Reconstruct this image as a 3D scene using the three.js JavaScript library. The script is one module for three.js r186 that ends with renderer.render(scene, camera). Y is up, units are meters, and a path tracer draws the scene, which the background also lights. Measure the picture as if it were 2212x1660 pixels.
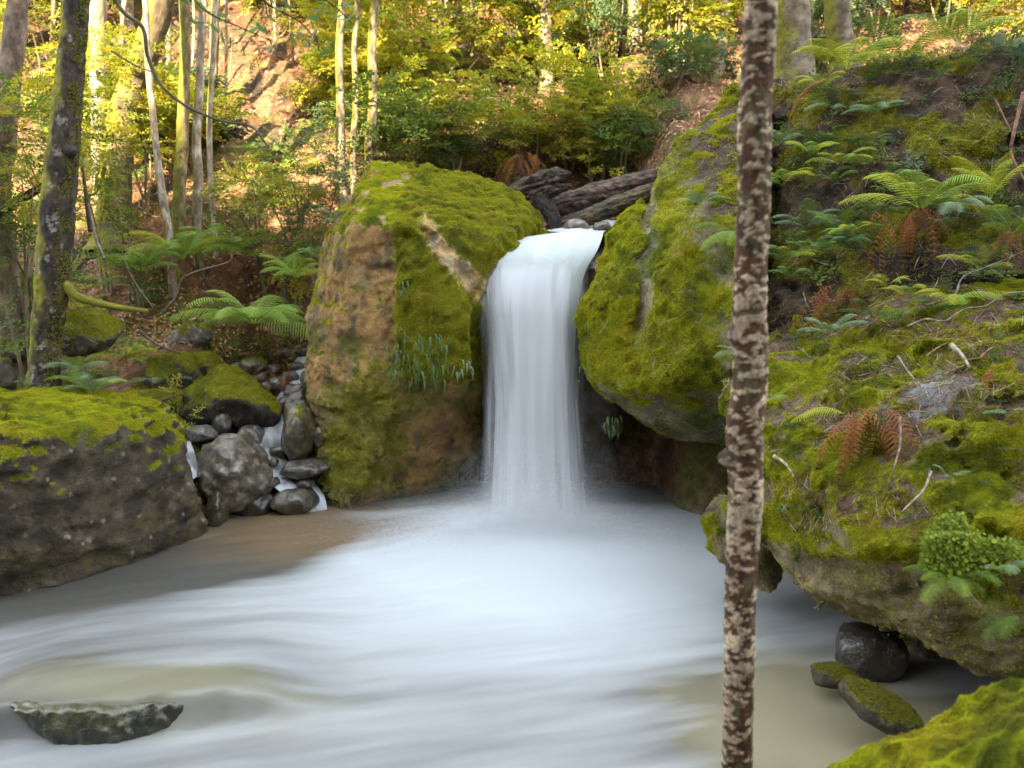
import * as THREE from 'three';
import { ConvexHull } from 'three/addons/math/ConvexHull.js';
import { mergeGeometries } from 'three/addons/utils/BufferGeometryUtils.js';
import { createNoise3D } from 'simplex-noise';

// ---------------------------------------------------------------- camera, sky, sun, exposure
const scene = new THREE.Scene();
const EYE = 3.2, PITCH = 11 * Math.PI / 180, FOV = 52;
const camera = new THREE.PerspectiveCamera(FOV, 4 / 3, 0.1, 300);
camera.position.set(0, EYE, 0);
camera.rotation.set(-PITCH, 0, 0);
camera.focus = 6.6;
camera.userData.fStop = 1.4;

const SUN_AZ = -0.36, SUN_EL = 0.66;                                // behind the camera, a little to its left
const sunDir = new THREE.Vector3(Math.sin(SUN_AZ) * Math.cos(SUN_EL), Math.sin(SUN_EL), Math.cos(SUN_AZ) * Math.cos(SUN_EL));
{
  const W = 256, H = 128, data = new Float32Array(W * H * 4);
  for (let j = 0; j < H; j++) {
    const up = ((j + 0.5) / H - 0.5) * Math.PI, t = Math.max(0, Math.sin(up));
    const k = Math.pow(1 - t, 2.2);
    for (let i = 0; i < W; i++) {
      const o = (j * W + i) * 4;
      data[o] = 0.57 + 0.12 * k; data[o + 1] = 0.615 + 0.08 * k; data[o + 2] = 0.68 + 0.02 * k; data[o + 3] = 1;
    }
  }
  const tex = new THREE.DataTexture(data, W, H, THREE.RGBAFormat, THREE.FloatType);
  tex.mapping = THREE.EquirectangularReflectionMapping; tex.magFilter = THREE.LinearFilter; tex.needsUpdate = true;
  scene.background = tex; scene.environment = tex;
}
const sun = new THREE.DirectionalLight(new THREE.Color(1.0, 0.83, 0.56), 5.0);
sun.position.copy(sunDir).multiplyScalar(60); sun.target.position.set(0, 2, -10);
sun.castShadow = true; sun.shadow.mapSize.set(4096, 4096);
Object.assign(sun.shadow.camera, { left: -30, right: 30, top: 30, bottom: -30, near: 1, far: 140 });
scene.add(sun, sun.target);
const renderer = new THREE.WebGLRenderer({ antialias: true });
renderer.toneMapping = THREE.LinearToneMapping;
renderer.toneMappingExposure = 6.6;
renderer.shadowMap.enabled = true;

// ---------------------------------------------------------------- helpers
function rng(seed) { let s = seed | 0; return () => { s = (s + 0x6d2b79f5) | 0; let t = Math.imul(s ^ (s >>> 15), 1 | s); t = (t + Math.imul(t ^ (t >>> 7), 61 | t)) ^ t; return ((t ^ (t >>> 14)) >>> 0) / 4294967296; }; }
const n3 = createNoise3D(rng(7)), n3b = createNoise3D(rng(91));
const fbm = (x, y, z, o = 4) => { let a = 0.5, s = 0; for (let i = 0; i < o; i++) { s += a * n3(x, y, z); x *= 2.03; y *= 2.03; z *= 2.03; a *= 0.5; } return s; };
const clamp = (x, a = 0, b = 1) => Math.min(b, Math.max(a, x));
const sstep = (a, b, x) => { const t = clamp((x - a) / (b - a)); return t * t * (3 - 2 * t); };
const lerp = (a, b, t) => a + (b - a) * t;
const mix3 = (a, b, t) => [a[0] + (b[0] - a[0]) * t, a[1] + (b[1] - a[1]) * t, a[2] + (b[2] - a[2]) * t];
const V = (x, y, z) => new THREE.Vector3(x, y, z);
const FPX = 830 / Math.tan(FOV * Math.PI / 360), CP = Math.cos(PITCH), SP = Math.sin(PITCH);
// a point of the place: the direction it is seen in (survey reading X, Y) and its measured distance d along -z
const at = (X, Y, d) => { const u = (X - 1106) / FPX, v = (830 - Y) / FPX, t = d / (CP + v * SP); return V(u * t, EYE + (-SP + v * CP) * t, -d); };
const pw = (pts, x) => { if (x <= pts[0][0]) return pts[0][1]; for (let i = 1; i < pts.length; i++) if (x <= pts[i][0]) { const a = pts[i - 1], b = pts[i]; return lerp(a[1], b[1], (x - a[0]) / (b[0] - a[0])); } return pts[pts.length - 1][1]; };
const taken = new Map();
function numbered(name) { const k = taken.get(name) ?? 0; taken.set(name, k + 1); return k ? name + '_' + String(k).padStart(3, '0') : name; }
function shadows(o) { o.castShadow = true; o.receiveShadow = true; return o; }
function thing(name, label, category, group) {
  const g = new THREE.Group(); g.name = numbered(name); g.userData = { label, category }; if (group) g.userData.group = group; scene.add(g); return g;
}
function part(name, geo, mat, parent) { const m = shadows(new THREE.Mesh(geo, mat)); m.name = name; parent.add(m); return m; }
function solo(name, geo, mat, label, category, group) { const m = part(numbered(name), geo, mat, scene); m.userData = { label, category }; if (group) m.userData.group = group; return m; }
function setting(name, geo, mat, label) { const m = part(numbered(name), geo, mat, scene); m.userData = { kind: 'structure', label }; return m; }
function scatter(name, geo, mat, list, parent) {                    // list of {p, q, s, c}; what nobody could count
  const im = new THREE.InstancedMesh(geo, mat, list.length), M = new THREE.Matrix4(), S = V(1, 1, 1), C = new THREE.Color();
  list.forEach((e, i) => { typeof e.s === 'number' ? S.set(e.s, e.s, e.s) : S.copy(e.s); M.compose(e.p, e.q, S); im.setMatrixAt(i, M); im.setColorAt(i, C.setRGB(...e.c)); });
  im.name = name; im.userData.kind = 'stuff'; shadows(im); parent.add(im); return im;
}
const UPV = V(0, 1, 0);
const quatTo = (n, spin) => new THREE.Quaternion().setFromUnitVectors(UPV, n).multiply(new THREE.Quaternion().setFromAxisAngle(UPV, spin));

// ---------------------------------------------------------------- textures: grain that tiles
function grainTexture(size, octaves, seed, lo, hi, sharp = 1, stretch = 1) {
  const r = rng(seed), out = new Float32Array(size * size);
  let amp = 1, total = 0;
  for (const cells of octaves) {
    const cx = Math.max(1, Math.round(cells * stretch)), cy = cells, g = new Float32Array(cx * cy).map(() => r());
    for (let y = 0; y < size; y++) for (let x = 0; x < size; x++) {
      const fx = x / size * cx, fy = y / size * cy, ix = Math.floor(fx), iy = Math.floor(fy); let a = fx - ix, b = fy - iy; a = a * a * (3 - 2 * a); b = b * b * (3 - 2 * b);
      const x1 = (ix + 1) % cx, y1 = (iy + 1) % cy;
      out[y * size + x] += amp * lerp(lerp(g[iy * cx + ix], g[iy * cx + x1], a), lerp(g[y1 * cx + ix], g[y1 * cx + x1], a), b);
    }
    total += amp; amp *= 0.72;
  }
  const d = new Uint8Array(size * size * 4);
  for (let i = 0; i < size * size; i++) { let v = clamp((out[i] / total - 0.5) * 2.2 * sharp + 0.5); v = lerp(lo, hi, v) * 255; d[i * 4] = d[i * 4 + 1] = d[i * 4 + 2] = v; d[i * 4 + 3] = 255; }
  const t = new THREE.DataTexture(d, size, size); t.wrapS = t.wrapT = THREE.RepeatWrapping; t.magFilter = THREE.LinearFilter; t.needsUpdate = true; return t;
}
const TX = {
  rock: grainTexture(1024, [6, 17, 43, 97, 211, 400], 3, 0.45, 1.0, 1.2),
  rockBump: grainTexture(1024, [9, 23, 61, 140, 300], 4, 0, 1),
  soil: grainTexture(1024, [12, 40, 110, 260, 500], 5, 0.35, 1.0, 1.3),
  bark: grainTexture(512, [4, 12, 36, 90, 200], 6, 0.5, 1.0, 1.2, 2.5),
  wood: grainTexture(512, [2, 6, 14, 40], 8, 0.4, 1.0, 1.3, 9),
};
const M = {
  rock: new THREE.MeshStandardMaterial({ vertexColors: true, map: TX.rock, bumpMap: TX.rockBump, bumpScale: 0.012, roughness: 0.85 }),
  wet: new THREE.MeshPhysicalMaterial({ vertexColors: true, map: TX.rock, bumpMap: TX.rockBump, bumpScale: 0.008, roughness: 0.38, clearcoat: 0.5, clearcoatRoughness: 0.22 }),
  soil: new THREE.MeshStandardMaterial({ vertexColors: true, map: TX.soil, bumpMap: TX.soil, bumpScale: 0.03, roughness: 1 }),
  bark: new THREE.MeshStandardMaterial({ vertexColors: true, map: TX.bark, bumpMap: TX.bark, bumpScale: 0.008, roughness: 0.92 }),
  wood: new THREE.MeshStandardMaterial({ vertexColors: true, map: TX.wood, bumpMap: TX.wood, bumpScale: 0.02, roughness: 0.8 }),
  moss: new THREE.MeshPhysicalMaterial({ color: 0xffffff, roughness: 1, side: THREE.DoubleSide, transmission: 0.45, thickness: 0, specularIntensity: 0.2 }),
  leaf: new THREE.MeshPhysicalMaterial({ color: 0xffffff, roughness: 1, specularIntensity: 0.4, side: THREE.DoubleSide, transmission: 0.42, thickness: 0 }),
  dryLeaf: new THREE.MeshStandardMaterial({ color: 0xffffff, roughness: 0.9, side: THREE.DoubleSide }),
};
const leafMats = new Map();
function tinted(r, g, b, rough = 0.9, trans = 0.3) {
  const k = [r, g, b, rough, trans].join();
  if (!leafMats.has(k)) leafMats.set(k, new THREE.MeshPhysicalMaterial({ color: new THREE.Color().setRGB(r, g, b), roughness: rough, side: THREE.DoubleSide, transmission: trans, thickness: 0, specularIntensity: 0.2 }));
  return leafMats.get(k);
}

// ---------------------------------------------------------------- solid rock: smooth union of rounded hulls, meshed with surface nets
function hull(points, round = 0.08) {
  const h = new ConvexHull().setFromPoints(points), planes = [];
  for (const f of h.faces) { const n = f.normal, c = f.constant; if (!planes.some((p) => p[0] * n.x + p[1] * n.y + p[2] * n.z > 0.9995 && Math.abs(p[3] - c) < 0.01)) planes.push([n.x, n.y, n.z, c]); }
  const box = new THREE.Box3().setFromPoints(points);
  return { box, d: (x, y, z) => { let m = -1e9; for (const p of planes) { const v = p[0] * x + p[1] * y + p[2] * z - p[3]; if (v > m) m = v; } let s = 0; for (const p of planes) { const v = p[0] * x + p[1] * y + p[2] * z - p[3] - m; if (v > -4 * round) s += Math.exp(v / round * 1.8); } return m + Math.log(s) * round / 1.8 - 0.0; } };
}
const smin = (a, b, k) => { const h = clamp(0.5 + 0.5 * (b - a) / k); return lerp(b, a, h) - k * h * (1 - h); };
function union(list, k = 0.12) {
  const box = list.reduce((b, s) => b.union(s.box), new THREE.Box3());
  return { box, d: (x, y, z) => { let v = list[0].d(x, y, z); for (let i = 1; i < list.length; i++) v = smin(v, list[i].d(x, y, z), k); return v; } };
}
function solid(shape, cell, rough, colour, floor = -0.5, amp = 0.24) {
  // rough(x, y, z) is subtracted from the distance: positive swells the surface
  const lo = shape.box.min.clone().subScalar(amp), hi = shape.box.max.clone().addScalar(amp); lo.y = Math.max(lo.y, floor);
  const B = 8, n = ['x', 'y', 'z'].map((a) => Math.ceil((hi[a] - lo[a]) / cell / B) * B + 1), [nx, ny, nz] = n;
  const val = new Float32Array(nx * ny * nz).fill(1), id = (i, j, k) => (k * ny + j) * nx + i;
  const f = (x, y, z) => { const d = shape.d(x, y, z); return Math.max((Math.abs(d) > amp ? d : d - rough(x, y, z)), floor + cell * 1.5 - y); };
  const R = B * cell * 0.88 + amp * 0.9;
  for (let k = 0; k < nz - 1; k += B) for (let j = 0; j < ny - 1; j += B) for (let i = 0; i < nx - 1; i += B) {
    const c = shape.d(lo.x + (i + B / 2) * cell, lo.y + (j + B / 2) * cell, lo.z + (k + B / 2) * cell);
    const near = Math.abs(c) < R, yFloor = lo.y + j * cell < floor + 3 * cell && c < R;
    for (let kk = k; kk <= k + B; kk++) for (let jj = j; jj <= j + B; jj++) for (let ii = i; ii <= i + B; ii++) {
      const q = id(ii, jj, kk);
      if (near || yFloor) { if (val[q] === 1 || val[q] === -1) val[q] = f(lo.x + ii * cell, lo.y + jj * cell, lo.z + kk * cell) || 1e-6; }
      else if (val[q] === 1) val[q] = c < 0 ? -1 : 1;
    }
  }
  const vid = new Int32Array((nx - 1) * (ny - 1) * (nz - 1)).fill(-1), cid = (i, j, k) => (k * (ny - 1) + j) * (nx - 1) + i, pos = [], idx = [];
  for (let k = 0; k < nz - 1; k++) for (let j = 0; j < ny - 1; j++) for (let i = 0; i < nx - 1; i++) {
    let mask = 0; const v = [];
    for (let c = 0; c < 8; c++) { const q = val[id(i + (c & 1), j + ((c >> 1) & 1), k + (c >> 2))]; v.push(q); if (q < 0) mask |= 1 << c; }
    if (mask === 0 || mask === 255) continue;
    let sx = 0, sy = 0, sz = 0, m = 0;
    for (let a = 0; a < 8; a++) for (let b = 1; b < 8; b <<= 1) { const e = a | b; if (e === a || (v[a] < 0) === (v[e] < 0)) continue; const t = v[a] / (v[a] - v[e]); sx += (a & 1) + (b === 1 ? t : 0); sy += ((a >> 1) & 1) + (b === 2 ? t : 0); sz += (a >> 2) + (b === 4 ? t : 0); m++; }
    vid[cid(i, j, k)] = pos.length / 3; pos.push(lo.x + (i + sx / m) * cell, lo.y + (j + sy / m) * cell, lo.z + (k + sz / m) * cell);
  }
  const quad = (a, b, c, d, flip) => { if (a < 0 || b < 0 || c < 0 || d < 0) return; flip ? idx.push(a, c, b, a, d, c) : idx.push(a, b, c, a, c, d); };
  for (let k = 1; k < nz - 1; k++) for (let j = 1; j < ny - 1; j++) for (let i = 1; i < nx - 1; i++) {
    const s = val[id(i, j, k)] < 0;
    if (s !== val[id(i + 1, j, k)] < 0) quad(vid[cid(i, j - 1, k - 1)], vid[cid(i, j, k - 1)], vid[cid(i, j, k)], vid[cid(i, j - 1, k)], !s);
    if (s !== val[id(i, j + 1, k)] < 0) quad(vid[cid(i - 1, j, k - 1)], vid[cid(i - 1, j, k)], vid[cid(i, j, k)], vid[cid(i, j, k - 1)], !s);
    if (s !== val[id(i, j, k + 1)] < 0) quad(vid[cid(i - 1, j - 1, k)], vid[cid(i, j - 1, k)], vid[cid(i, j, k)], vid[cid(i - 1, j, k)], !s);
  }
  return dress(pos, idx, colour);
}
// normals, colours per vertex and uv in metres (each face on the plane it lies nearest to)
function dress(pos, idx, colour, uvScale = 1) {
  const g = new THREE.BufferGeometry(); g.setAttribute('position', new THREE.Float32BufferAttribute(pos, 3)); g.setIndex(idx); g.computeVertexNormals();
  const nrm = g.attributes.normal.array, col = new Float32Array(pos.length);
  for (let i = 0; i < pos.length; i += 3) { const c = colour(pos[i], pos[i + 1], pos[i + 2], nrm[i], nrm[i + 1], nrm[i + 2]); col[i] = c[0]; col[i + 1] = c[1]; col[i + 2] = c[2]; }
  const P = [], N = [], C = [], U = [], I = [], seen = new Map();
  for (let t = 0; t < idx.length; t += 3) {
    const a = idx[t] * 3, b = idx[t + 1] * 3, c = idx[t + 2] * 3;
    const ax = Math.abs(nrm[a] + nrm[b] + nrm[c]), ay = Math.abs(nrm[a + 1] + nrm[b + 1] + nrm[c + 1]), az = Math.abs(nrm[a + 2] + nrm[b + 2] + nrm[c + 2]);
    const axis = ay > ax && ay > az ? 1 : ax > az ? 0 : 2;
    for (let e = 0; e < 3; e++) {
      const v = idx[t + e], key = v * 3 + axis; let w = seen.get(key);
      if (w === undefined) {
        w = P.length / 3; seen.set(key, w); const o = v * 3, x = pos[o], y = pos[o + 1], z = pos[o + 2];
        P.push(x, y, z); N.push(nrm[o], nrm[o + 1], nrm[o + 2]); C.push(col[o], col[o + 1], col[o + 2]);
        U.push((axis === 0 ? z + 0.37 : x) * uvScale, (axis === 1 ? z + 0.61 : y) * uvScale);
      }
      I.push(w);
    }
  }
  const out = new THREE.BufferGeometry();
  out.setAttribute('position', new THREE.Float32BufferAttribute(P, 3)); out.setAttribute('normal', new THREE.Float32BufferAttribute(N, 3)); out.setAttribute('color', new THREE.Float32BufferAttribute(C, 3)); out.setAttribute('uv', new THREE.Float32BufferAttribute(U, 2)); out.setIndex(I);
  return out;
}
// points spread over a surface, as many per square metre as weight() asks
function spread(geo, perM2, weight, seed) {
  const r = rng(seed), P = geo.attributes.position.array, N = geo.attributes.normal.array, I = geo.index.array, out = [], a = V(), b = V(), c = V();
  for (let t = 0; t < I.length; t += 3) {
    a.fromArray(P, I[t] * 3); b.fromArray(P, I[t + 1] * 3); c.fromArray(P, I[t + 2] * 3);
    const e1x = b.x - a.x, e1y = b.y - a.y, e1z = b.z - a.z, e2x = c.x - a.x, e2y = c.y - a.y, e2z = c.z - a.z;
    const area = Math.hypot(e1y * e2z - e1z * e2y, e1z * e2x - e1x * e2z, e1x * e2y - e1y * e2x) / 2, most = area * perM2;
    if (most <= 0) continue;
    const o = I[t] * 3, w = weight(a.x, a.y, a.z, N[o], N[o + 1], N[o + 2]); if (w <= 0) continue;
    let k = most * w; k = Math.floor(k) + (r() < k - Math.floor(k) ? 1 : 0);
    for (; k > 0; k--) { let u = r(), v = r(); if (u + v > 1) { u = 1 - u; v = 1 - v; } out.push({ p: V(a.x + e1x * u + e2x * v, a.y + e1y * u + e2y * v, a.z + e1z * u + e2z * v), n: V(N[o], N[o + 1], N[o + 2]) }); }
  }
  return out;
}
// whether a point may be seen from about where the photographer stood (moss is not built where nobody could look)
const onView = (x, y, z) => { const d = -z; return d > 1 && Math.abs(x) < d * 0.95 + 0.5; };

// ---------------------------------------------------------------- moss
const mossTuft = (() => {
  const r = rng(5), pos = [];
  for (let i = 0; i < 9; i++) {
    const a = i / 9 * 6.283 + r(), tilt = 0.75 + r() * 0.65, h = 0.55 + r() * 0.55, w = 0.16 + r() * 0.07, ca = Math.cos(a), sa = Math.sin(a);
    const bx = ca * 0.15, bz = sa * 0.15, tx = ca * (0.15 + Math.sin(tilt) * h), tz = sa * (0.15 + Math.sin(tilt) * h), ty = Math.cos(tilt) * h;
    pos.push(bx - sa * w, -0.15, bz + ca * w, bx + sa * w, -0.15, bz - ca * w, tx, ty, tz);
  }
  const g = new THREE.BufferGeometry(); g.setAttribute('position', new THREE.Float32BufferAttribute(pos, 3)); g.computeVertexNormals(); return g;
})();
const MOSS = { vivid: [0.36, 0.38, 0.010], deep: [0.15, 0.185, 0.010], gold: [0.42, 0.34, 0.018], olive: [0.18, 0.165, 0.018] };
function mossColour(x, y, z, style = 0) {                            // style 0 vivid .. 1 olive/gold
  const a = fbm(x * 1.7 + 5, y * 1.7, z * 1.7, 3), b = n3b(x * 9, y * 9, z * 9);
  let c = mix3(MOSS.vivid, MOSS.deep, sstep(0.0, 0.55, a + 0.18 * b));
  c = mix3(c, MOSS.gold, sstep(0.05, 0.5, -a + 0.12 * b) * 0.55);
  return style > 0 ? mix3(c, MOSS.olive, style) : c;
}
function mossOn(parent, geo, amount, weight, size, seed, style = () => 0) {
  const r = rng(seed + 1000), list = spread(geo, amount, (x, y, z, a, b, c) => (onView(x, y, z) ? weight(x, y, z, a, b, c) : 0), seed).map(({ p, n }) => {
    const c = mossColour(p.x, p.y, p.z, style(p.x, p.y, p.z)), k = 0.75 + r() * 0.55;
    return { p, q: quatTo(n.addScaledVector(UPV, 0.25).normalize(), r() * 6.28), s: size * (0.7 + r() * 0.7), c: [c[0] * k, c[1] * k, c[2] * k] };
  });
  return scatter('moss', mossTuft, M.moss, list, parent);
}

// ---------------------------------------------------------------- terrain
const PROF = {
  left: [[-45, 17], [-20, 12], [-12, 8], [-6, 4], [-2.5, 1.9], [0, 1.6], [2, 0.9], [3, 0.2], [4, -0.5], [7, -0.6], [7.7, -0.4], [8.5, 0.9], [10, 1.35], [11, 1.9], [12.5, 3.0], [15, 4.8], [20, 8.1], [30, 14.5], [60, 33]],
  brook: [[-45, 17], [-20, 12], [-12, 8], [-6, 4], [-2.5, 1.9], [0, 1.6], [2, 0.9], [3, 0.2], [4, -0.5], [8.2, -0.6], [8.7, -0.15], [9.2, 0.15], [10, 0.55], [11, 1.15], [12, 2.1], [12.6, 2.9], [15, 4.8], [20, 8.1], [30, 14.5], [60, 33]],
  mid: [[-45, 17], [-20, 12], [-12, 8], [-6, 4], [-2.5, 1.9], [0, 1.6], [2, 0.9], [3, 0.2], [4, -0.5], [9.6, -0.6], [10.2, 2.7], [12, 2.95], [12.8, 3.4], [15, 4.9], [20, 8.2], [30, 14.6], [60, 33]],
  right: [[-45, 17], [-20, 12], [-12, 8], [-6, 4], [-2.5, 2.0], [0, 1.7], [2, 1.0], [3, 0.45], [4, -0.4], [8.4, -0.5], [9.2, 3.2], [10.5, 4.3], [13, 5.0], [15, 5.9], [20, 8.7], [30, 14.8], [60, 33]],
};
function groundY(x, z) {
  const d = -z;
  const xb = -2.75 - 0.28 * (d - 9);                                // the brook's line
  const wb = sstep(1.25, 0.5, Math.abs(x - xb)), wl = sstep(-1.6, -2.2, x), wr = sstep(1.7, 2.4, x);
  let h = lerp(lerp(pw(PROF.mid, d), pw(PROF.left, d), wl), pw(PROF.brook, d), wb * sstep(13, 12, d));
  h = lerp(h, pw(PROF.right, d), wr);
  const rough = d > 8 ? sstep(8, 13, d) : sstep(2, -2, d);
  return h + rough * (0.55 * fbm(x * 0.33, 3, z * 0.33, 3) + 0.12 * n3(x * 1.7, 1, z * 1.7)) + 0.05 * n3(x * 3.1, 9, z * 3.1);
}
{
  const pos = [], idx = [], xs = [], zs = [];
  for (let x = -60; x < -14; x += 1.5) xs.push(x); for (let x = -14; x < 14; x += 0.14) xs.push(x); for (let x = 14; x <= 60; x += 1.5) xs.push(x);
  for (let d = 60; d > 24; d -= 0.6) zs.push(-d); for (let d = 24; d > 7; d -= 0.13) zs.push(-d); for (let d = 7; d > -45; d -= 0.8) zs.push(-d);
  for (const z of zs) for (const x of xs) pos.push(x, groundY(x, z), z);
  const w = xs.length;
  for (let j = 0; j < zs.length - 1; j++) for (let i = 0; i < w - 1; i++) { const a = j * w + i; idx.push(a, a + w, a + 1, a + 1, a + w, a + w + 1); }
  const g = dress(pos, idx, (x, y, z) => {
    const a = fbm(x * 0.9, 2, z * 0.9, 4), b = n3(x * 5, 4, z * 5);
    let c = mix3([0.20, 0.095, 0.045], [0.34, 0.19, 0.10], sstep(-0.3, 0.4, a + 0.25 * b));
    c = mix3(c, [0.06, 0.045, 0.03], sstep(0.15, 0.5, n3b(x * 0.7, 1, z * 0.7) + 0.3 * b));
    const m = sstep(0.25, 0.55, n3b(x * 1.1 + 7, 3, z * 1.1) + 0.2 * b);
    c = mix3(c, [0.10, 0.115, 0.014], m * 0.8);
    return c;
  }, 0.8);
  setting('forest_ground', g, M.soil, 'rising forest floor of orange leaf litter and damp soil');
}

// ---------------------------------------------------------------- the large boulders
const H = (list, round) => hull(list.map((p) => at(...p)), round);
const billow = (x, y, z) => 1 - Math.abs(n3(x, y, z)) * 2;
const strata = (x, y, z) => fbm(x * 0.8, y * 3.2, z * 0.8, 3);

// the boulder the fall slides past: flat mossy top, ochre face, overhanging moss bulge, mossy foot
const A = union([
  H([[800, 348, 10.2], [950, 358, 10.3], [1095, 402, 10.1], [1212, 503, 9.4], [775, 395, 9.7], [768, 482, 8.65], [930, 484, 8.5], [985, 545, 8.5], [1018, 645, 8.55], [735, 505, 8.9], [690, 600, 9.2], [655, 735, 9.3], [700, 500, 10.3],
    [1045, 840, 9.0], [850, 850, 8.62], [705, 880, 8.95], [1040, 900, 10.2], [740, 900, 10.4], [1180, 560, 10.4]], 0.05),
  H([[652, 740, 9.25], [690, 860, 9.0], [700, 960, 8.95], [690, 1090, 8.85], [760, 1150, 8.95], [900, 1130, 9.35], [1040, 1150, 9.75], [1050, 800, 9.2], [860, 830, 8.62], [700, 1000, 10], [1040, 900, 10]], 0.10),
  H([[856, 505, 8.6], [935, 497, 8.45], [1000, 610, 8.38], [1022, 740, 8.38], [1005, 835, 8.48], [905, 835, 8.35], [842, 780, 8.45], [850, 600, 8.45], [900, 660, 8.28], [980, 690, 8.22], [900, 700, 9.2], [1000, 700, 9.2]], 0.07),
  H([[692, 1010, 8.85], [690, 1090, 8.8], [790, 985, 8.62], [850, 880, 8.6], [740, 1120, 8.72], [830, 1020, 8.66], [760, 1000, 9.2], [800, 880, 9.2], [700, 950, 9.2]], 0.08),
], 0.10);
{ // the channel the creek has worn past its shoulder
  const low = [[1036, 558, 8.25], [1340, 558, 8.25], [1200, 512, 9.5], [1340, 514, 9.5], [1235, 500, 10.7], [1340, 500, 10.7]].map((p) => at(...p)), cut = hull([...low, ...low.map((p, i) => p.clone().add(V(i % 2 ? 0 : -0.12, 1.2, 0)))], 0.05), whole = A.d;
  A.d = (x, y, z) => -smin(-whole(x, y, z), cut.d(x, y, z), 0.06);
}
const pA1 = at(770, 482, 8.65), pA2 = at(850, 560, 8.45), pA3 = at(905, 835, 8.35);
const topA = (x, y, z, ny) => sstep(0.30, 0.62, ny + 0.18 * n3(x * 4, y * 4, z * 4));
const bulgeA = (x, y, z, nz) => sstep(-0.02, 0.05, x - (pA2.x - 0.02) + 0.07 * fbm(x * 3, y * 3, z * 3, 3)) * sstep(pA3.y - 0.10, pA3.y + 0.06, y + 0.16 * n3(x * 5, 1, z * 5)) * sstep(0.0, 0.3, nz);
const stripA = (x, y, z) => {                                       // bare yellow rock washed by spray beside the lip
  const l0 = at(900, 480, 8.6), l1 = at(1035, 640, 8.5), t = clamp((x - l0.x) / (l1.x - l0.x)), ly = lerp(l0.y, l1.y, t);
  return sstep(0.22, 0.10, Math.abs(y - ly - 0.04 + 0.07 * n3(x * 6, y * 6, z * 6))) * sstep(-0.05, 0.12, x - l0.x) * sstep(-9.1, -8.9, z);
};
const footA = (x, y, z) => { const f0 = at(740, 1000, 8.75); return sstep(0.75, 0.35, Math.hypot((x - f0.x) * 0.9 - (y - f0.y) * 0.42, (y - f0.y) * 0.5) + 0.25 * fbm(x * 3, y * 3, z * 3, 3)); };
const bareA = (x, y, z) => sstep(0.38, 0.6, n3b(x * 2.1 + 3, y * 2.1, z * 2.1) + 0.25 * n3(x * 8, y * 8, z * 8));
const mossA = (x, y, z, nx, ny, nz) => clamp(Math.max(topA(x, y, z, ny) * (1 - bareA(x, y, z)), bulgeA(x, y, z, nz)) * (1 - stripA(x, y, z)));
const geoA = solid(A, 0.03, (x, y, z) => {
  const m = bulgeA(x, y, z, 1);
  return 0.075 * fbm(x * 1.3, y * 1.3, z * 1.3, 4) + 0.035 * strata(x, y, z) + 0.02 * n3(x * 9, y * 9, z * 9) + 0.03 * m * billow(x * 3.5, y * 3.5, z * 3.5) + (y > 3.1 ? 0.012 * billow(x * 6, y * 6, z * 6) : 0);
}, (x, y, z, nx, ny, nz) => {
  const a = fbm(x * 2.2, y * 1.0, z * 2.2, 4), b = n3(x * 11, y * 11, z * 11);
  let c = mix3([0.31, 0.18, 0.06], [0.42, 0.25, 0.085], sstep(-0.3, 0.35, a + 0.2 * b));
  c = mix3(c, [0.14, 0.10, 0.045], sstep(0.1, 0.45, fbm(x * 3 + 9, y * 1.1, z * 3, 4) + 0.12 * b));                // brown water stains
  c = mix3(c, [0.17, 0.165, 0.022], 0.85 * sstep(0.0, 0.35, fbm(x * 1.4 - 4, y * 1.4, z * 1.4, 4) + 0.1 * b + (y < 1.7 ? 0.16 : -0.1)));   // thin green film of algae in patches
  const ft = footA(x, y, z); c = mix3(c, mossColour(x, y, z, 0.75), ft * 0.8);
  c = mix3(c, mix3([0.34, 0.28, 0.19], [0.44, 0.29, 0.09], sstep(-0.2, 0.2, a)), stripA(x, y, z));
  c = mix3(c, [0.27, 0.21, 0.13], bareA(x, y, z) * 0.45);
  const m = mossA(x, y, z, nx, ny, nz), mc = mossColour(x, y, z, bulgeA(x, y, z, nz) * 0.3); return mix3(c, [mc[0] * 0.8, mc[1] * 0.8, mc[2] * 0.8], m);
}, -0.4);
const boulderA = thing('boulder', 'tall boulder with flat moss covered top and bare ochre face beside the waterfall', 'boulder');
part('rock', geoA, M.rock, boulderA);
mossOn(boulderA, geoA, 9000, (x, y, z, a, b, c) => { const m = mossA(x, y, z, a, b, c); return Math.max(m > 0.25 ? m : 0, footA(x, y, z) > 0.6 && c > -0.2 ? 0.3 : 0); }, 0.0145, 11, (x, y, z) => (y < 1.6 ? 0.75 : bulgeA(x, y, z, 1) * 0.35));

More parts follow.
